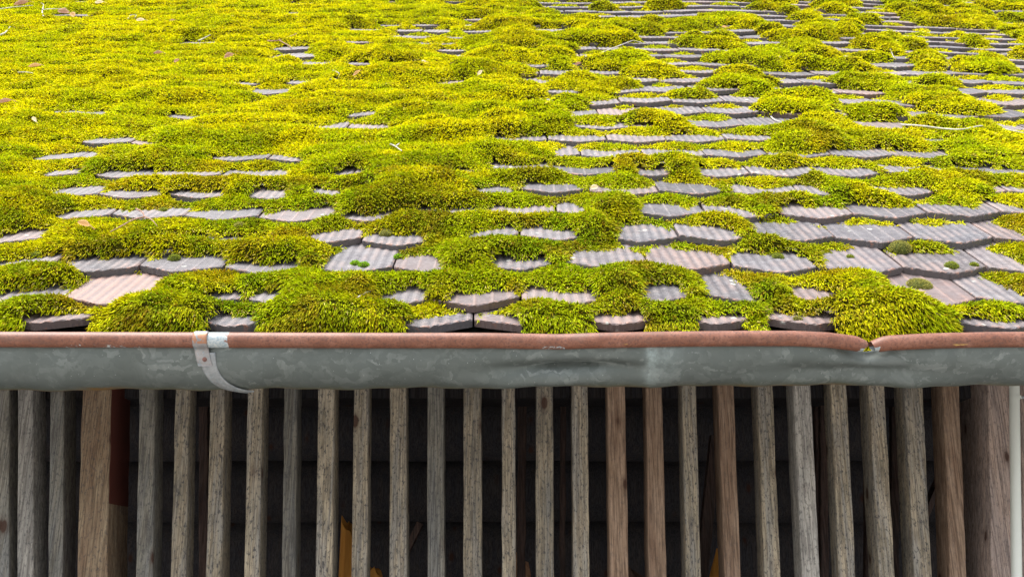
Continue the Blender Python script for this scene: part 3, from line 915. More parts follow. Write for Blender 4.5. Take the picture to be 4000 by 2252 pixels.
twig([[(532,815),(556,828),(566,845),(600,865),(640,885)],[(566,848),(520,858),(480,880),(430,905)]], .0027, M_TWIGB, 'forked brown twig lying across the moss left of the gutter bracket', .012)
twig([[(2285,238),(2340,210),(2400,190),(2460,165),(2480,160),(2535,170)]], .0040, M_TWIG, 'long pale straight twig lying diagonally on upper moss')
twig([[(3520,487),(3600,492),(3680,502),(3760,505),(3830,492),(3900,498),(3960,512),(4030,525)]], .0040, M_TWIG, 'long pale twig along a tile row at the right edge')
twig([[(-10,38),(60,28),(130,22)]], .0050, M_TWIG, 'straight pale twig in the top left corner')
twig([[(170,65),(165,45),(170,20),(160,12)],[(168,42),(200,36),(250,34),(265,20)]], .0050, M_TWIG, 'forked whitish twig near the top left corner')
twig([[(-8,140),(20,128),(40,105)]], .0060, M_TWIG, 'thick grey twig stub at the left edge below the corner leaves')
twig([[(775,160),(800,148),(822,136)]], .0045, M_TWIG, 'short pale stick lying alone on the bright upper left moss')
twig([[(1045,160),(1090,158),(1160,132)],[(1090,158),(1130,180),(1135,195)]], .0040, M_TWIGB, 'dark forked twig over the bare tile gap at upper left')
twig([[(1525,563),(1545,572),(1570,590)],[(1545,572),(1560,560)]], .0035, M_TWIG, 'small broken grey twig between mounds left of centre')
twig([[(1290,312),(1310,295),(1325,288),(1300,275)]], .0035, M_TWIG, 'thin curled pale twig above the mossy middle')
twig([[(500,75),(510,62),(530,58)],[(528,70),(534,60)]], .0032, M_TWIG, 'tiny pale twig standing in moss near the upper left leaf')
twig([[(70,283),(100,282),(130,286)]], .0030, M_TWIG, 'short pale straw below the orange leaf at left')
twig([[(3012,455),(3030,470),(3070,478),(3100,470)]], .0028, M_TWIG, 'fine pale stalk at the foot of the tall right mound')
twig([[(1395,1162),(1440,1152),(1465,1160),(1480,1180)]], .0022, M_TWIG, 'thin white curled stalk on the big mound over the gutter', .002)
twig([[(3478,192),(3485,210),(3500,235)]], .0028, M_TWIG, 'thin straw leaning over a tile edge at upper right')

def leaf(fx, fy, L, W, ang, mat, label, curl=.25, lift=.008):
    L *= .85; W *= .8
    p = roof_point(fx, fy, lift)
    ca, sa = math.cos(ang), math.sin(ang)
    nu, nv_ = 14, 6
    V = []
    for side in (0, 1):
        for i in range(nu + 1):
            s_ = i / nu
            wd = W * math.sin(math.pi * min(1, s_ * 1.02)) ** .75 * (1 - .25 * s_)
            for j in range(nv_ + 1):
                q = j / nv_ * 2 - 1
                a = (s_ - .5) * L; b = q * wd * .5 * (1 + .06 * math.sin(s_ * 40 + j))
                h = curl * L * (abs(q) ** 1.5 * wd / W * .55 + .5 * ((s_ - .45) * 2) ** 2 * .6 + .04 * math.sin(9 * s_ + 3 * q)) + side * .0006
                V.append(np.array(p) + EX * (a * ca - b * sa) + (D * .75 + N * .66) * (a * sa + b * ca) + N * h)
    g = lambda s2, i, j: s2 * (nu + 1) * (nv_ + 1) + i * (nv_ + 1) + j
    f = []
    for i in range(nu):
        for j in range(nv_):
            f.append([g(1, i, j), g(1, i + 1, j), g(1, i + 1, j + 1), g(1, i, j + 1)])
            f.append([g(0, i, j), g(0, i, j + 1), g(0, i + 1, j + 1), g(0, i + 1, j)])
    for i in range(nu):
        f.append([g(0, i, 0), g(0, i + 1, 0), g(1, i + 1, 0), g(1, i, 0)])
        f.append([g(0, i, nv_), g(1, i, nv_), g(1, i + 1, nv_), g(0, i + 1, nv_)])
    root = empty('fallen_leaf', tuple(p))
    tag(root, label, 'leaf', 'dry leaves fallen on the moss')
    mesh_np('leaf_blade', np.array(V), [np.array(f)], mat, root, True)
    e1 = Vector(p + Vector(EX * (.5 * L * ca)) + Vector((D * .75 + N * .66) * (.5 * L * sa)) + Vector(N * curl * L * .3))
    e2 = e1 + Vector(EX * (.28 * L * ca)) + Vector(D * (.28 * L * sa)) + Vector(N * -.006)
    sp = smooth_pts([tuple(e1 - (e2 - e1) * .4), tuple(e1), tuple(e2)], 4)
    v_, f_ = tube_arrays(sp, [.0009] * len(sp), 5)
    mesh_np('stalk', v_, [f_], mat, root, True)
leaf(330, 880, .040, .020, -.35, M_LEAF, 'tan oval leaf standing on moss left of the forked brown twig', .35, .012)
leaf(138, 262, .062, .022, .12, M_LEAF, 'yellow brown leaf near the left edge on bright moss', .3)
leaf(618, 210, .046, .020, .1, M_LEAFB, 'brown curled leaf in the upper left moss field', .35)
leaf(895, 225, .050, .036, .5, M_LEAFB, 'dark crumpled leaf beside a hollow in the moss', .5)
leaf(2322, 735, .026, .020, .3, M_LEAFP, 'pinkish pale leaf scrap on bare tile right of centre', .3, .003)
leaf(20, 400, .055, .022, .2, M_LEAFB, 'orange brown leaf at the left edge', .3)
leaf(85, 20, .10, .045, .3, M_LEAFB, 'large brown leaf in the top left corner', .35)
leaf(250, 52, .085, .045, -.2, M_LEAFB, 'brown leaf under the forked whitish twig', .35)
leaf(285, 60, .05, .04, -.9, M_LEAF, 'small rusty leaf right of the forked whitish twig', .35)
leaf(388, 12, .06, .03, .1, M_LEAFP, 'pale beige leaf at the top edge left of centre', .25)
leaf(550, 82, .055, .025, .05, M_LEAFP, 'pale tan leaf in the upper moss beside a tiny twig', .25)
leaf(672, 83, .035, .018, .3, M_LEAFB, 'small brown leaf right of the pale tan leaf', .3)
leaf(1653, 245, .036, .020, .1, M_LEAFP, 'pale yellow oval leaf on moss above a pink tile', .25)
leaf(1875, 287, .034, .018, .9, M_LEAFP, 'upright straw coloured leaf beside a dark tile edge', .3)
leaf(1393, 290, .042, .018, .8, M_LEAF, 'orange streaked leaf leaning left of centre', .3)
leaf(2258, 252, .036, .016, .4, M_LEAFB, 'reddish leaf at the lower end of the long pale twig', .3)
leaf(2830, 106, .032, .018, .0, M_LEAF, 'small orange leaf between dark upper tiles', .2)
leaf(135, 470, .030, .016, -.8, M_LEAFP, 'pale curled leaf low in the left moss', .3)
leaf(690, 240, .028, .02, .6, M_LEAFB, 'tiny brown leaf scrap in the middle of the bright moss', .4)

# ------------------------------------------------------------------ gutter
ZG = 1.70
def gut(px, py, z): return CAM + FW * z + Vector((1, 0, 0)) * ((px - 2000) / F * z) - UP * ((py - 1126) / F * z)
BR = .0136
def bead_dy(fx):
    """sag of the bead in full-size pixels, from knocks it has taken"""
    d = 1325 + np.interp(fx, [-400, 0, 700, 1500, 1900, 2060, 2180, 2330, 2600, 2900, 3100, 3230, 3330, 3396, 3470, 3620, 3850, 4400],
                         [1323-1325, 0, 2, 4, 4, 7, 9, 4, -1, -4, -4, 2, 14, 27, 14, 6, 1, -3])
    return d
xs = np.arange(-700, 4720, 20.0)
def zbend(fx):                                    # bead pushed back a little where it was knocked
    return .010 * np.exp(-((fx - 2150) / 160) ** 2) + .016 * np.exp(-((fx - 3396) / 130) ** 2)
gutter = empty('rain_gutter', tuple(gut(2000, 1325, ZG)))
tag(gutter, 'dented half round galvanised rain gutter with rusty bead under the eaves', 'gutter')
def bead_seg(x0, x1, nm, pinch0=False, pinch1=False):
    q = np.arange(x0, x1 + 1, 12.0)
    V = []; zi = []; oc = []
    ns = 20
    for fx in q:
        c = gut(fx, float(bead_dy(fx)), ZG + float(zbend(fx)))
        dc = 1.0
        e = 1.0
        if pinch1: e = min(1, .62 + (x1 - fx) / 110)
        if pinch0: e = min(1, .62 + (fx - x0) / 110)
        cut = 0
        for s_ in range(ns):
            th = s_ / ns * 2 * math.pi
            off = UP * (math.sin(th) * BR * e) - FW * (math.cos(th) * BR)
            pp = c + off
            if pinch1 and fx > x1 - 13: pp = pp + Vector((-.010 * (math.sin(th) < 0) * abs(math.sin(th)), 0, 0))
            if pinch0 and fx < x0 + 13: pp = pp + Vector((.007 * max(0, -math.sin(th) * .5 + .3), 0, 0))
            V.append(tuple(pp))
            z_ = 0
            if 808 < fx < 882: z_ = 1
            elif 790 < fx < 900: z_ = .55
            if 225 < fx < 620 and math.sin(th) < -.55: z_ = max(z_, .42)
            if abs(fx - 2160) < 45 and math.sin(th) < -.55: z_ = max(z_, .5)
            if (pinch0 and fx < x0 + 30 and math.sin(th) < -.2) or (pinch1 and fx > x1 - 40 and math.sin(th) < -.4): z_ = .75
            if math.sin(th) < -.88: z_ = max(z_, .36)
            zi.append(z_)
            oc.append(1.0 if (2380 < fx < 2480 and -.8 < math.sin(th) < -.55) or (3690 < fx < 3760 and -.6 < math.sin(th) < -.35) else 0)
    m_ = len(q); f = []
    for i in range(m_ - 1):
        for s_ in range(ns):
            f.append([i * ns + s_, (i + 1) * ns + s_, (i + 1) * ns + (s_ + 1) % ns, i * ns + (s_ + 1) % ns])
    tri_ = []
    if pinch0 or pinch1:
        pass
    return mesh_np(nm, np.array(V), [np.array(f)], M_RUST, gutter, True, {'zinc': zi, 'ochre': oc})
bead_seg(-700, 3390, 'bead', pinch1=True)
bead_seg(3399, 4720, 'bead', pinch0=True)
# trough
GR0 = .0675
ns = 40
V = []; low = []; ru = []; pl = []
gq = np.arange(-700, 4720, 20.0)
for fx in gq:
    c = gut(fx, float(bead_dy(fx)), ZG + float(zbend(fx)))
    bx = c.x
    r_ = GR0 * np.interp(fx, [-400, 0, 1500, 2500, 3100, 3500, 4400], [1.04, 1.035, 1.0, .955, .91, .925, .93])
    cy = c.y + BR * .5 + r_; cz = c.z - BR * .3
    dip = (float(bead_dy(fx)) - float(np.interp(fx, [-400, 4400], [1325, 1322]))) / F * ZG
    for s_ in range(ns + 1):
        th = math.pi * (1 + s_ / ns * 1.0)              # front rim -> bottom -> back rim
        rr_ = r_
        al = (s_ / ns)                                   # 0 front rim, .5 bottom
        dent = 0
        dent += .034 * math.exp(-((fx - 2230) / 250) ** 2) * math.exp(-((al - .25) / .085) ** 2)
        dent += .010 * math.exp(-((fx - 2420) / 70) ** 2) * math.exp(-((al - .36) / .12) ** 2)
        dent -= .006 * math.exp(-((fx - 2050) / 260) ** 2) * math.exp(-((al - .40) / .08) ** 2)
        dent += .022 * math.exp(-((fx - 3390) / 120) ** 2) * math.exp(-((al - .03) / .13) ** 2)
        dent += .016 * math.exp(-((fx - 3300) / 330) ** 2) * math.exp(-((al - .30) / .12) ** 2)
        dent -= .007 * math.exp(-((fx - 3560) / 200) ** 2) * math.exp(-((al - .42) / .1) ** 2)
        dent += .0016 * math.sin(fx * .011 + al * 5) + .0009 * math.sin(fx * .031 + 2 + al * 9)
        # section joint: the right-hand length is slipped over the left one
        if fx > 2542: rr_ = rr_ + .0016
        rr_ -= dent
        V.append((bx, cy + rr_ * math.cos(th), cz + rr_ * math.sin(th) + dip * float(sstep(.06, .34, al))))
        low.append(float(sstep(.38, .56, al)))
        hole = math.exp(-((fx - 350) / 60) ** 2) * (al > .44) * (al < .62)
        hole2 = (.72 * (fx < 470) + .45 * (fx > 470) + .35 * (2900 < fx < 3350)) * sstep(.475, .53, al) * (al < .64)
        ru.append(float(min(1, hole * 1.6 + hole2)))
        pl.append(float(.9 * math.exp(-((fx - 2545) / 18) ** 2) + .38 * math.exp(-((fx - 2600) / 55) ** 2)) * float(1 - .7 * al * 2 if al < .5 else 0))
f = []
for i in range(len(gq) - 1):
    for s_ in range(ns):
        a = i * (ns + 1) + s_
        f.append([a, a + ns + 1, a + ns + 2, a + 1])
tr = mesh_np('trough', np.array(V), [np.array(f)], M_GALV, gutter, True, {'low': low, 'rust': ru, 'pale': pl})
sm = tr.modifiers.new('thickness', 'SOLIDIFY'); sm.thickness = .0009; sm.offset = -1
# eaves flashing reaching down into the trough
q = np.arange(-700, 4720, 60.0); V = []
cg = gut(2000, 1325, ZG)
for fx in q:
    X = (fx - 2000) / F * 1.78
    for (v_, n_) in ((.10, -.060), (-.035, -.050), (-.080, -.062), (-.105, -.078), (-.118, -.105)):
        p = P0 + X * EX + v_ * D + n_ * N
        V.append(tuple(p))
f = [[i * 5 + s_, (i + 1) * 5 + s_, (i + 1) * 5 + s_ + 1, i * 5 + s_ + 1] for i in range(len(q) - 1) for s_ in range(4)]
z0 = np.zeros(len(V))
fl = mesh_np('eaves_flashing', np.array(V), [np.array(f)], M_GALV, gutter, False, {'low': z0, 'rust': z0, 'pale': z0})
sm = fl.modifiers.new('thickness', 'SOLIDIFY'); sm.thickness = .001

# bracket: strap bent round the trough, its clip over the bead, the rivet
brk = empty('gutter_bracket', tuple(gut(790, 1325, ZG)))
tag(brk, 'curved galvanised gutter bracket with riveted clip over the rusty bead', 'bracket')
def band(path, half, th_, mat, nm, parent, rust=0.0, rib=False):
    """path: list of (point, outward normal); a band of given half width along world x"""
    V = []; na = len(path); nc = 9
    for (p, nn, sx_) in path:
        for side in (1, 0):
            for j in range(nc):
                q_ = j / (nc - 1) * 2 - 1
                ridge = (.0016 * math.exp(-(q_ / .28) ** 2) if rib and side else 0) - (.0006 if abs(q_) > .9 and side else 0)
                V.append(tuple(Vector(p) + Vector((q_ * half + sx_, 0, 0)) + Vector(nn) * (th_ * side + ridge)))
    f = []
    g = lambda i, s2, j: i * 2 * nc + (0 if s2 else nc) + j
    for i in range(na - 1):
        for j in range(nc - 1):
            f.append([g(i, 1, j), g(i, 1, j + 1), g(i + 1, 1, j + 1), g(i + 1, 1, j)])
            f.append([g(i, 0, j), g(i + 1, 0, j), g(i + 1, 0, j + 1), g(i, 0, j + 1)])
        f.append([g(i, 1, 0), g(i + 1, 1, 0), g(i + 1, 0, 0), g(i, 0, 0)])
        f.append([g(i, 1, nc - 1), g(i, 0, nc - 1), g(i + 1, 0, nc - 1), g(i + 1, 1, nc - 1)])
    for i in (0, na - 1):
        for j in range(nc - 1):
            f.append([g(i, 1, j), g(i, 0, j), g(i, 0, j + 1), g(i, 1, j + 1)])
    r_ = [rust] * len(V) if not callable(rust) else [rust(i // (2 * nc) / na) for i in range(len(V))]
    return mesh_np(nm, np.array(V), [np.array(f)], mat, parent, True, {'rust': r_})
cbx = gut(790, 1327, ZG)
rb = GR0 * 1.025
ccy = cbx.y + BR * .5 + rb; ccz = cbx.z - BR * .3
path = []
for i in range(34):
    al = .075 + i / 33 * .455
    th = math.pi * (1 + al)
    nn = Vector((0, math.cos(th), math.sin(th)))
    s_ = .004 + .044 * ((al - .1) / .4) ** 2.2 if al > .1 else .004
    path.append((Vector((cbx.x, ccy, ccz)) + nn * (rb + .0012), nn, s_ + .006))
band(path, .0135, .0032, M_CLIP, 'strap', brk, 0.12, True)
# clip loop over the bead
path = []
for i in range(22):
    th = R(150) - i / 21 * R(-1) * 0
    a = R(120) + i / 21 * R(150)
    nn = Vector((0, math.cos(a), math.sin(a)))
    path.append((cbx + nn * (BR + .0003), nn, 0))
p_last = path[-1][0]
for i in range(1, 9):
    al = .06 + i * .0145
    th = math.pi * (1 + al)
    nn = Vector((0, math.cos(th), math.sin(th)))
    path.append((Vector((cbx.x, ccy, ccz)) + nn * (rb + .0050), nn, .0007 * i))
band(path, .0125, .0024, M_CLIP, 'clip', brk, lambda t_: 1.0 if .12 < t_ < .45 else .25, False)
th = math.pi * (1 + .125); nn = Vector((0, math.cos(th), math.sin(th)))
rp = Vector((cbx.x + .0055, ccy, ccz)) + nn * (rb + .0072)
V = []; f = []
ax = Vector((1, 0, 0)); ay = nn.cross(ax)
for a in range(5):
    ph = a / 4 * math.pi / 2
    for b in range(14):
        t_ = b / 14 * 2 * math.pi
        V.append(tuple(rp + (ax * math.cos(t_) + ay * math.sin(t_)) * .0042 * math.cos(ph) + nn * .0024 * math.sin(ph)))
for a in range(4):
    for b in range(14): f.append([a * 14 + b, a * 14 + (b + 1) % 14, (a + 1) * 14 + (b + 1) % 14, (a + 1) * 14 + b])
mesh_np('rivet', np.array(V), [np.array(f)], M_RIVET, brk, True)

# ------------------------------------------------------------------ slatted wall
YS = 2.42
def beam_arrays(pt_top, pt_bot, w_top, w_bot, depth, seed, rough=.0009, seg=46):
    """rough-sawn upright between two points of its front-left edge; returns arrays"""
    rs = np.random.default_rng(seed)
    # cross-section: front left -> front right -> back right -> back left with eased corners
    V = []
    ph = rs.uniform(0, 6, 4); fr_ = rs.uniform(4, 9, 4)
    nz = rs.normal(0, 1, (seg + 1, 4)); 
    for _ in range(2): nz[1:-1] = (nz[:-2] + nz[1:-1] * 2 + nz[2:]) / 4
    for i in range(seg + 1):
        t_ = i / seg
        p = pt_top.lerp(pt_bot, t_); w_ = w_top + (w_bot - w_top) * t_
        l = p.x + rough * (nz[i, 0] + .35 * math.sin(fr_[0] * t_ * 3 + ph[0]))
        r_ = p.x + w_ + rough * (nz[i, 1] + .35 * math.sin(fr_[1] * t_ * 3 + ph[1]))
        y0 = p.y + rough * .6 * nz[i, 2]; y1 = p.y + depth
        c = .0028 + .0012 * nz[i, 3]
        c = max(.001, c)
        for (x, y) in ((l, y0 + c), (l + c * .35, y0 + c * .35), (l + c, y0), (r_ - c, y0), (r_ - c * .35, y0 + c * .35), (r_, y0 + c), (r_, y1), (l, y1)):
            V.append((x, y, p.z))
    f = []
    for i in range(seg):
        for s_ in range(8):
            a = i * 8 + s_; b = i * 8 + (s_ + 1) % 8
            f.append([a, a + 8, b + 8, b])
    return np.array(V), np.array(f)

wall = empty('slatted_wall', (0, YS, 0))
tag(wall, 'open wall of upright weathered wooden slats under the gutter', 'slatted wall')
SL = [ # top-left, top-right at y 1500; bottom-left, bottom-right at y 2252 ; kind
 (-52,34,-56,36,'D'),(69,130,66,131,'G'),(195,250,187,246,'D'),
 (545,606,529,597,'D'),(686,741,666,727,'S'),(821,879,804,868,'S'),(968,1025,954,1012,'S'),(1111,1160,1100,1158,'D'),
 (1243,1307,1232,1296,'S'),(1384,1440,1373,1434,'S'),(1523,1586,1520,1595,'S'),(1670,1733,1669,1733,'D'),(1810,1879,1810,1879,'S'),
 (1960,2012,1961,2017,'S'),(2094,2160,2095,2165,'S'),(2235,2296,2238,2303,'S'),(2372,2441,2383,2458,'B'),(2523,2586,2535,2607,'B'),
 (2664,2719,2679,2740,'S'),(2803,2866,2830,2892,'B'),(2957,3018,2987,3049,'S'),(3098,3166,3133,3205,'G'),(3244,3307,3279,3340,'S'),
 (3393,3454,3434,3494,'S'),(3533,3603,3570,3635,'S'),(3683,3747,3711,3772,'B')]
KM = {'D': M_SLATD, 'G': M_SLATG, 'S': M_SLAT, 'B': M_SLATB}
KL = {'D': None, 'G': 'pale grey weathered slat', 'S': None, 'B': 'reddish brown slat'}
def upright(tl, tr_, bl, br_, Y, depth, mat, nm, parent, seed, rough=.0008, ext=True):
    y0_, y1_ = 1500, 2252
    ya, yb = (1330, 2330) if ext else (1500, 2252)
    e = lambda a, b, y: a + (b - a) * (y - y0_) / (y1_ - y0_)
    Lt, Rt = on_wall(e(tl, bl, ya), ya, Y), on_wall(e(tr_, br_, ya), ya, Y)
    Lb, Rb = on_wall(e(tl, bl, yb), yb, Y), on_wall(e(tr_, br_, yb), yb, Y)
    # run straight on down to the sill
    k = (Lb.z - .55) / (Lt.z - Lb.z)
    Lb2 = Lb + (Lb - Lt) * k; wb = (Rb.x - Lb.x)
    Lt2 = Lt + (Lt - Lb) * .35
    V, f = beam_arrays(Lt2, Lb2, Rt.x - Lt.x, wb, depth, seed, rough, 90)
    return mesh_np(nm, V, [f], mat, parent, False, None)
for i, (a, b, c, d_, kd) in enumerate(SL):
    rs = random.Random(i)
    o = upright(a, b, c, d_, YS + rs.uniform(-.006, .006), .062 + rs.uniform(-.008, .01), KM[kd], 'slat', wall, 300 + i)
    if KL[kd]: o['label'] = KL[kd]

# wide post with red paint on its flank
def painted(o, test):
    me = o.data
    n_ = len(me.vertices); co = np.zeros(n_ * 3, np.float32); me.vertices.foreach_get('co', co); co = co.reshape(-1, 3)
    off = np.array(o.parent.location) if o.parent else 0
    at = me.attributes.new('paint', 'FLOAT', 'POINT'); at.data.foreach_set('value', test(co + off).astype(np.float32))
post = upright(321, 436, 299, 415, YS - .01, .125, M_POST, 'wooden_post', None, 901, .0012)
def red_flank(co):
    xr = np.interp(co[:, 2], [1.5, 2.3], [on_wall(415, 2252, YS).x, on_wall(438, 1450, YS).x])
    up_ = co[:, 2] > on_wall(440, 1960, YS).z
    fl_ = (co[:, 0] > xr - .009) & (co[:, 1] > YS - .0085)
    stripe = (co[:, 0] < xr - .06) & (co[:, 1] > YS - .0085) & (co[:, 2] < on_wall(300, 1980, YS).z)
    return (fl_ & up_) | stripe
painted(post, red_flank)
tag(post, 'wide brown wooden post with red painted side among the grey slats', 'post')
post2 = upright(3860, 3943, 3874, 3954, YS - .02, .20, M_POSTR, 'wooden_post', None, 902, .0012)
tag(post2, 'thick knotty reddish post left of the white downpipe', 'post')
post3 = upright(3984, 4190, 3994, 4200, YS - .02, .20, M_POSTR, 'wooden_board', None, 903, .0018)
tag(post3, 'reddish board at the right edge behind the white downpipe', 'board')

# downpipe in front of it
pt, pb = on_wall(3961, 1400, YS - .075), on_wall(3973, 2400, YS - .075)
pr = .0118
pipe = empty('conduit_pipe', tuple(pb)); tag(pipe, 'slim off white plastic pipe running down the right edge', 'pipe')
k = (pb.z - .3) / (pt.z - pb.z); pb2 = pb + (pb - pt) * k
v_, f_ = tube_arrays([tuple(pt), tuple(pb2)], [pr, pr], 28)
mesh_np('pipe', v_, [f_], M_PIPE, pipe, True)
pc = on_wall(3966, 1552, YS - .075)
v_, f_ = tube_arrays([(pc.x, pc.y, pc.z + .004), (pc.x, pc.y, pc.z - .004)], [pr + .0018, pr + .0018], 28)
mesh_np('pipe_clip', v_, [f_], M_PIPE, pipe, True)
v_, f_ = tube_arrays([(pc.x + pr, pc.y - .004, pc.z), (pc.x + pr + .006, pc.y - .005, pc.z)], [.004, .0035], 12)
mesh_np('clip_screw', v_, [f_], M_CLIP, pipe, True, {'rust': np.zeros(len(v_))})

# thinner uprights further in
INN = [(777,812,775,812,.25,'thin dark stick standing behind the slats at the left'),
       (2022,2058,2020,2046,.30,'dark purple brown upright behind the slats at centre'),
       (2190,2213,2186,2204,.30,'narrow dark strip standing right of the purple brown upright'),
       (3180,3196,3196,3212,.25,'narrow shaded strip behind the pale slat at right'),
       (3204,3238,3206,3230,.10,'thin brown board between the pale slat and its neighbour'),
       (3482,3508,3484,3524,.16,'bowed brown board behind the slats at the right'),
       (3382,3396,3382,3400,.35,'dim upright far behind the right slats'),
       (3754,3776,3776,3792,.18,'brown board squeezed beside the knotty reddish post')]
for i, (a, b, c, d_, dy, lb) in enumerate(INN):
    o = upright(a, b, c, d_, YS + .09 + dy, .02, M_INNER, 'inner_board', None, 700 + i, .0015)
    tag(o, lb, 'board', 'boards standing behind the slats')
def brace(x0, y0, x1, y1, wpx, Y, lb):
    a = on_wall(x0, y0, Y); b = on_wall(x1, y1, Y); d_ = (b - a).normalized(); s_ = Vector((d_.z, 0, -d_.x)) * (wpx / F * Y * .5)
    V = []
    for yy in (0, .04):
        for p in (a, b):
            for sg in (-1, 1): V.append(tuple(p + s_ * sg + Vector((0, yy, 0))))
    f = [[0, 1, 3, 2], [4, 6, 7, 5], [0, 4, 5, 1], [2, 3, 7, 6], [0, 2, 6, 4], [1, 5, 7, 3]]
    o = mesh_np('brace', np.array(V), [np.array(f)], M_INNER, None); tag(o, lb, 'brace', 'braces inside the wall')
brace(2800, 1700, 2735, 2330, 42, 3.1, 'dark slanting brace behind the brown slat right of centre')
brace(3700, 1820, 3600, 2060, 20, 2.9, 'thin slanting brace between the right slats')
brace(3830, 1480, 3755, 1640, 30, 2.75, 'short slanting brace left of the knotty post')
brace(1640, 2040, 1500, 2330, 24, 3.4, 'dark slanting stick beside the amber log')

# ------------------------------------------------------------------ log wall, plate, floor, ground
lw = empty('log_wall', (0, 4.3, 0)); tag(lw, 'dark horizontal log wall deep inside the shed', 'log wall')
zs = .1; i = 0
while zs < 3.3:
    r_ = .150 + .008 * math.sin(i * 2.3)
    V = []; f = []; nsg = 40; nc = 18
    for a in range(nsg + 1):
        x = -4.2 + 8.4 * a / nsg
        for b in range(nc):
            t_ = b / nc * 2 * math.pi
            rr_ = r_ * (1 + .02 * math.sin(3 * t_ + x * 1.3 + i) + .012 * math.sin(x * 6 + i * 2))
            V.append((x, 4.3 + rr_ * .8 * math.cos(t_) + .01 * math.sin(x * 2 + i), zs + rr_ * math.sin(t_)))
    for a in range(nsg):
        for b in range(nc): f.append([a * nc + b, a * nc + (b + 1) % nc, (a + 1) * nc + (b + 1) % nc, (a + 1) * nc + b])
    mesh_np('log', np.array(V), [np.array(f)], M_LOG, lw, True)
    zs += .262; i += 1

def box(name, x0, x1, y0, y1, z0, z1, mat, parent=None):
    V = np.array([(x, y, z) for x in (x0, x1) for y in (y0, y1) for z in (z0, z1)], float)
    f = [[0, 1, 3, 2], [4, 6, 7, 5], [0, 4, 5, 1], [2, 3, 7, 6], [0, 2, 6, 4], [1, 5, 7, 3]]
    return mesh_np(name, V, [np.array(f)], mat, parent)
zb = on_wall(2000, 1560, YS + .10).z
bm_ = box('wall_plate', -4.1, 4.1, YS + .075, YS + .21, zb, zb + .16, M_LOG)
tag(bm_, 'dark horizontal beam behind the tops of the slats', 'beam')
for (x0, x1, lb) in ((-4.3, -4.2, 'dark board end wall on the left of the shed'), (4.2, 4.3, 'dark board end wall on the right of the shed')):
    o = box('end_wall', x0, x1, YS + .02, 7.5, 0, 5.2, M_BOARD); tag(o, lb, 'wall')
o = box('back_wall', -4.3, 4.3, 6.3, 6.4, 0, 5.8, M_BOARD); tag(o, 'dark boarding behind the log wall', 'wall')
o = box('shed_floor', -4.2, 4.2, YS - .05, 6.3, -.02, .004, M_FLOOR); tag(o, kind='structure')
o = box('sill_wall', -4.2, 4.2, YS - .02, YS + .12, .005, .56, M_SLATD); tag(o, 'low timber sill carrying the slats', 'sill')
V = np.array([(-200, -200, -.03), (200, -200, -.03), (200, 200, -.03), (-200, 200, -.03)], float)
o = mesh_np('ground', V, [np.array([[0, 1, 2, 3]])], M_GROUND); tag(o, kind='structure')

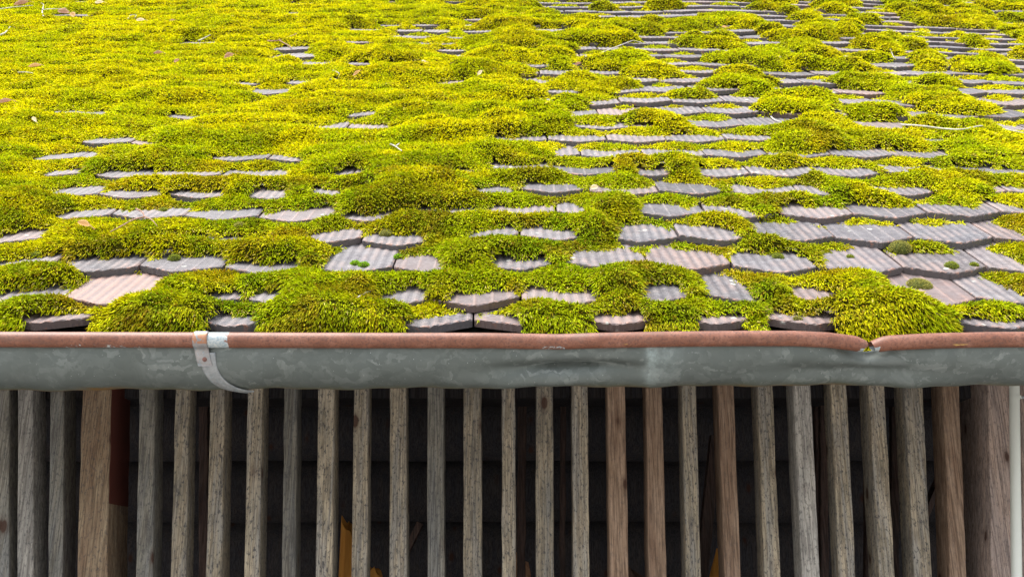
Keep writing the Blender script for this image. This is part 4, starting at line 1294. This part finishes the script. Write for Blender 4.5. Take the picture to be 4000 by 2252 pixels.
# split firewood and odds and ends seen between the slats
def wedge(px, py_top, wpx, Y, lb, seed, lean=0, mat=M_FIRE, round_=False):
    p = on_wall(px, py_top, Y); w_ = wpx / F * Y
    rs = random.Random(seed)
    V = []; n_ = 14; H = p.z - .60
    outline = []
    for i in range(n_):
        a = i / n_ * 2 * math.pi
        rr_ = (1 if round_ else (1 - .25 * abs(math.sin(1.5 * a)))) * (1 + rs.uniform(-.06, .06))
        outline.append((math.cos(a) * w_ * .5 * rr_, math.sin(a) * w_ * .42 * rr_))
    levels = [0, .25, .5, .75, .93, 1.0]
    for lv in levels:
        for (x, y) in outline:
            jag = rs.uniform(-.02, .02) if lv == 1 else 0
            if round_ and lv >= .93: sc_ = .8 if lv < 1 else .35
            else: sc_ = 1
            tilt = (-x * .9 if (lv == 1 and not round_) else 0)
            V.append((p.x + x * sc_ + lean * (lv - 1), Y + .1 + y * sc_, .60 + H * lv + jag + tilt))
    f = []
    for a in range(len(levels) - 1):
        for b in range(n_): f.append([a * n_ + b, a * n_ + (b + 1) % n_, (a + 1) * n_ + (b + 1) % n_, (a + 1) * n_ + b])
    top_c = len(V)
    V.append((p.x, Y + .1, .60 + H + .005)); base_ = (len(levels) - 1) * n_
    t3 = [[base_ + b, base_ + (b + 1) % n_, top_c] for b in range(n_)]
    o = mesh_np('firewood', np.array(V), [np.array(f), np.array(t3)], mat, None)
    tag(o, lb, 'firewood', 'split wood stacked behind the slats')
wedge(1343, 2055, 85, 2.95, 'amber split log standing left of centre behind the slats', 1, 0)
wedge(1440, 2225, 70, 2.95, 'low amber split log just right of the tall one', 2, .05)
wedge(2848, 2150, 135, 2.85, 'rounded orange log end behind the brown slat right of centre', 3, 0, M_FIRE, True)
wedge(2040, 2190, 70, 3.1, 'dark brown log end behind the centre slats', 4, .02, M_LEAFB)
wedge(2480, 2225, 130, 3.1, 'low dark split log between the two reddish brown slats', 5, .0, M_BARK)
wedge(780, 2205, 60, 3.0, 'dark log end low behind the left slats', 6, .0, M_BARK)
def crumple(px, py, r, Y, mat, nm, lb, cat):
    p = on_wall(px, py, Y); V = []; f = []
    for a in range(11):
        ph = a / 10 * math.pi
        for b in range(16):
            t_ = b / 16 * 2 * math.pi
            q_ = r * (1 + .18 * math.sin(5 * t_ + 3 * ph) + .12 * math.sin(9 * ph + t_))
            V.append((p.x + q_ * math.sin(ph) * math.cos(t_), p.y + q_ * math.sin(ph) * math.sin(t_), p.z + q_ * 1.3 * math.cos(ph)))
    for a in range(10):
        for b in range(16): f.append([a * 16 + b, (a + 1) * 16 + b, (a + 1) * 16 + (b + 1) % 16, a * 16 + (b + 1) % 16])
    o = mesh_np(nm, np.array(V), [np.array(f)], mat, None, False); tag(o, lb, cat)
crumple(3783, 2180, .020, 2.55, M_BLUE, 'plastic_bag', 'bright blue plastic scrap beside the knotty reddish post', 'bag')
crumple(3785, 2232, .018, 2.55, M_WHITE, 'plastic_bag', 'white plastic scrap below the blue one', 'bag')
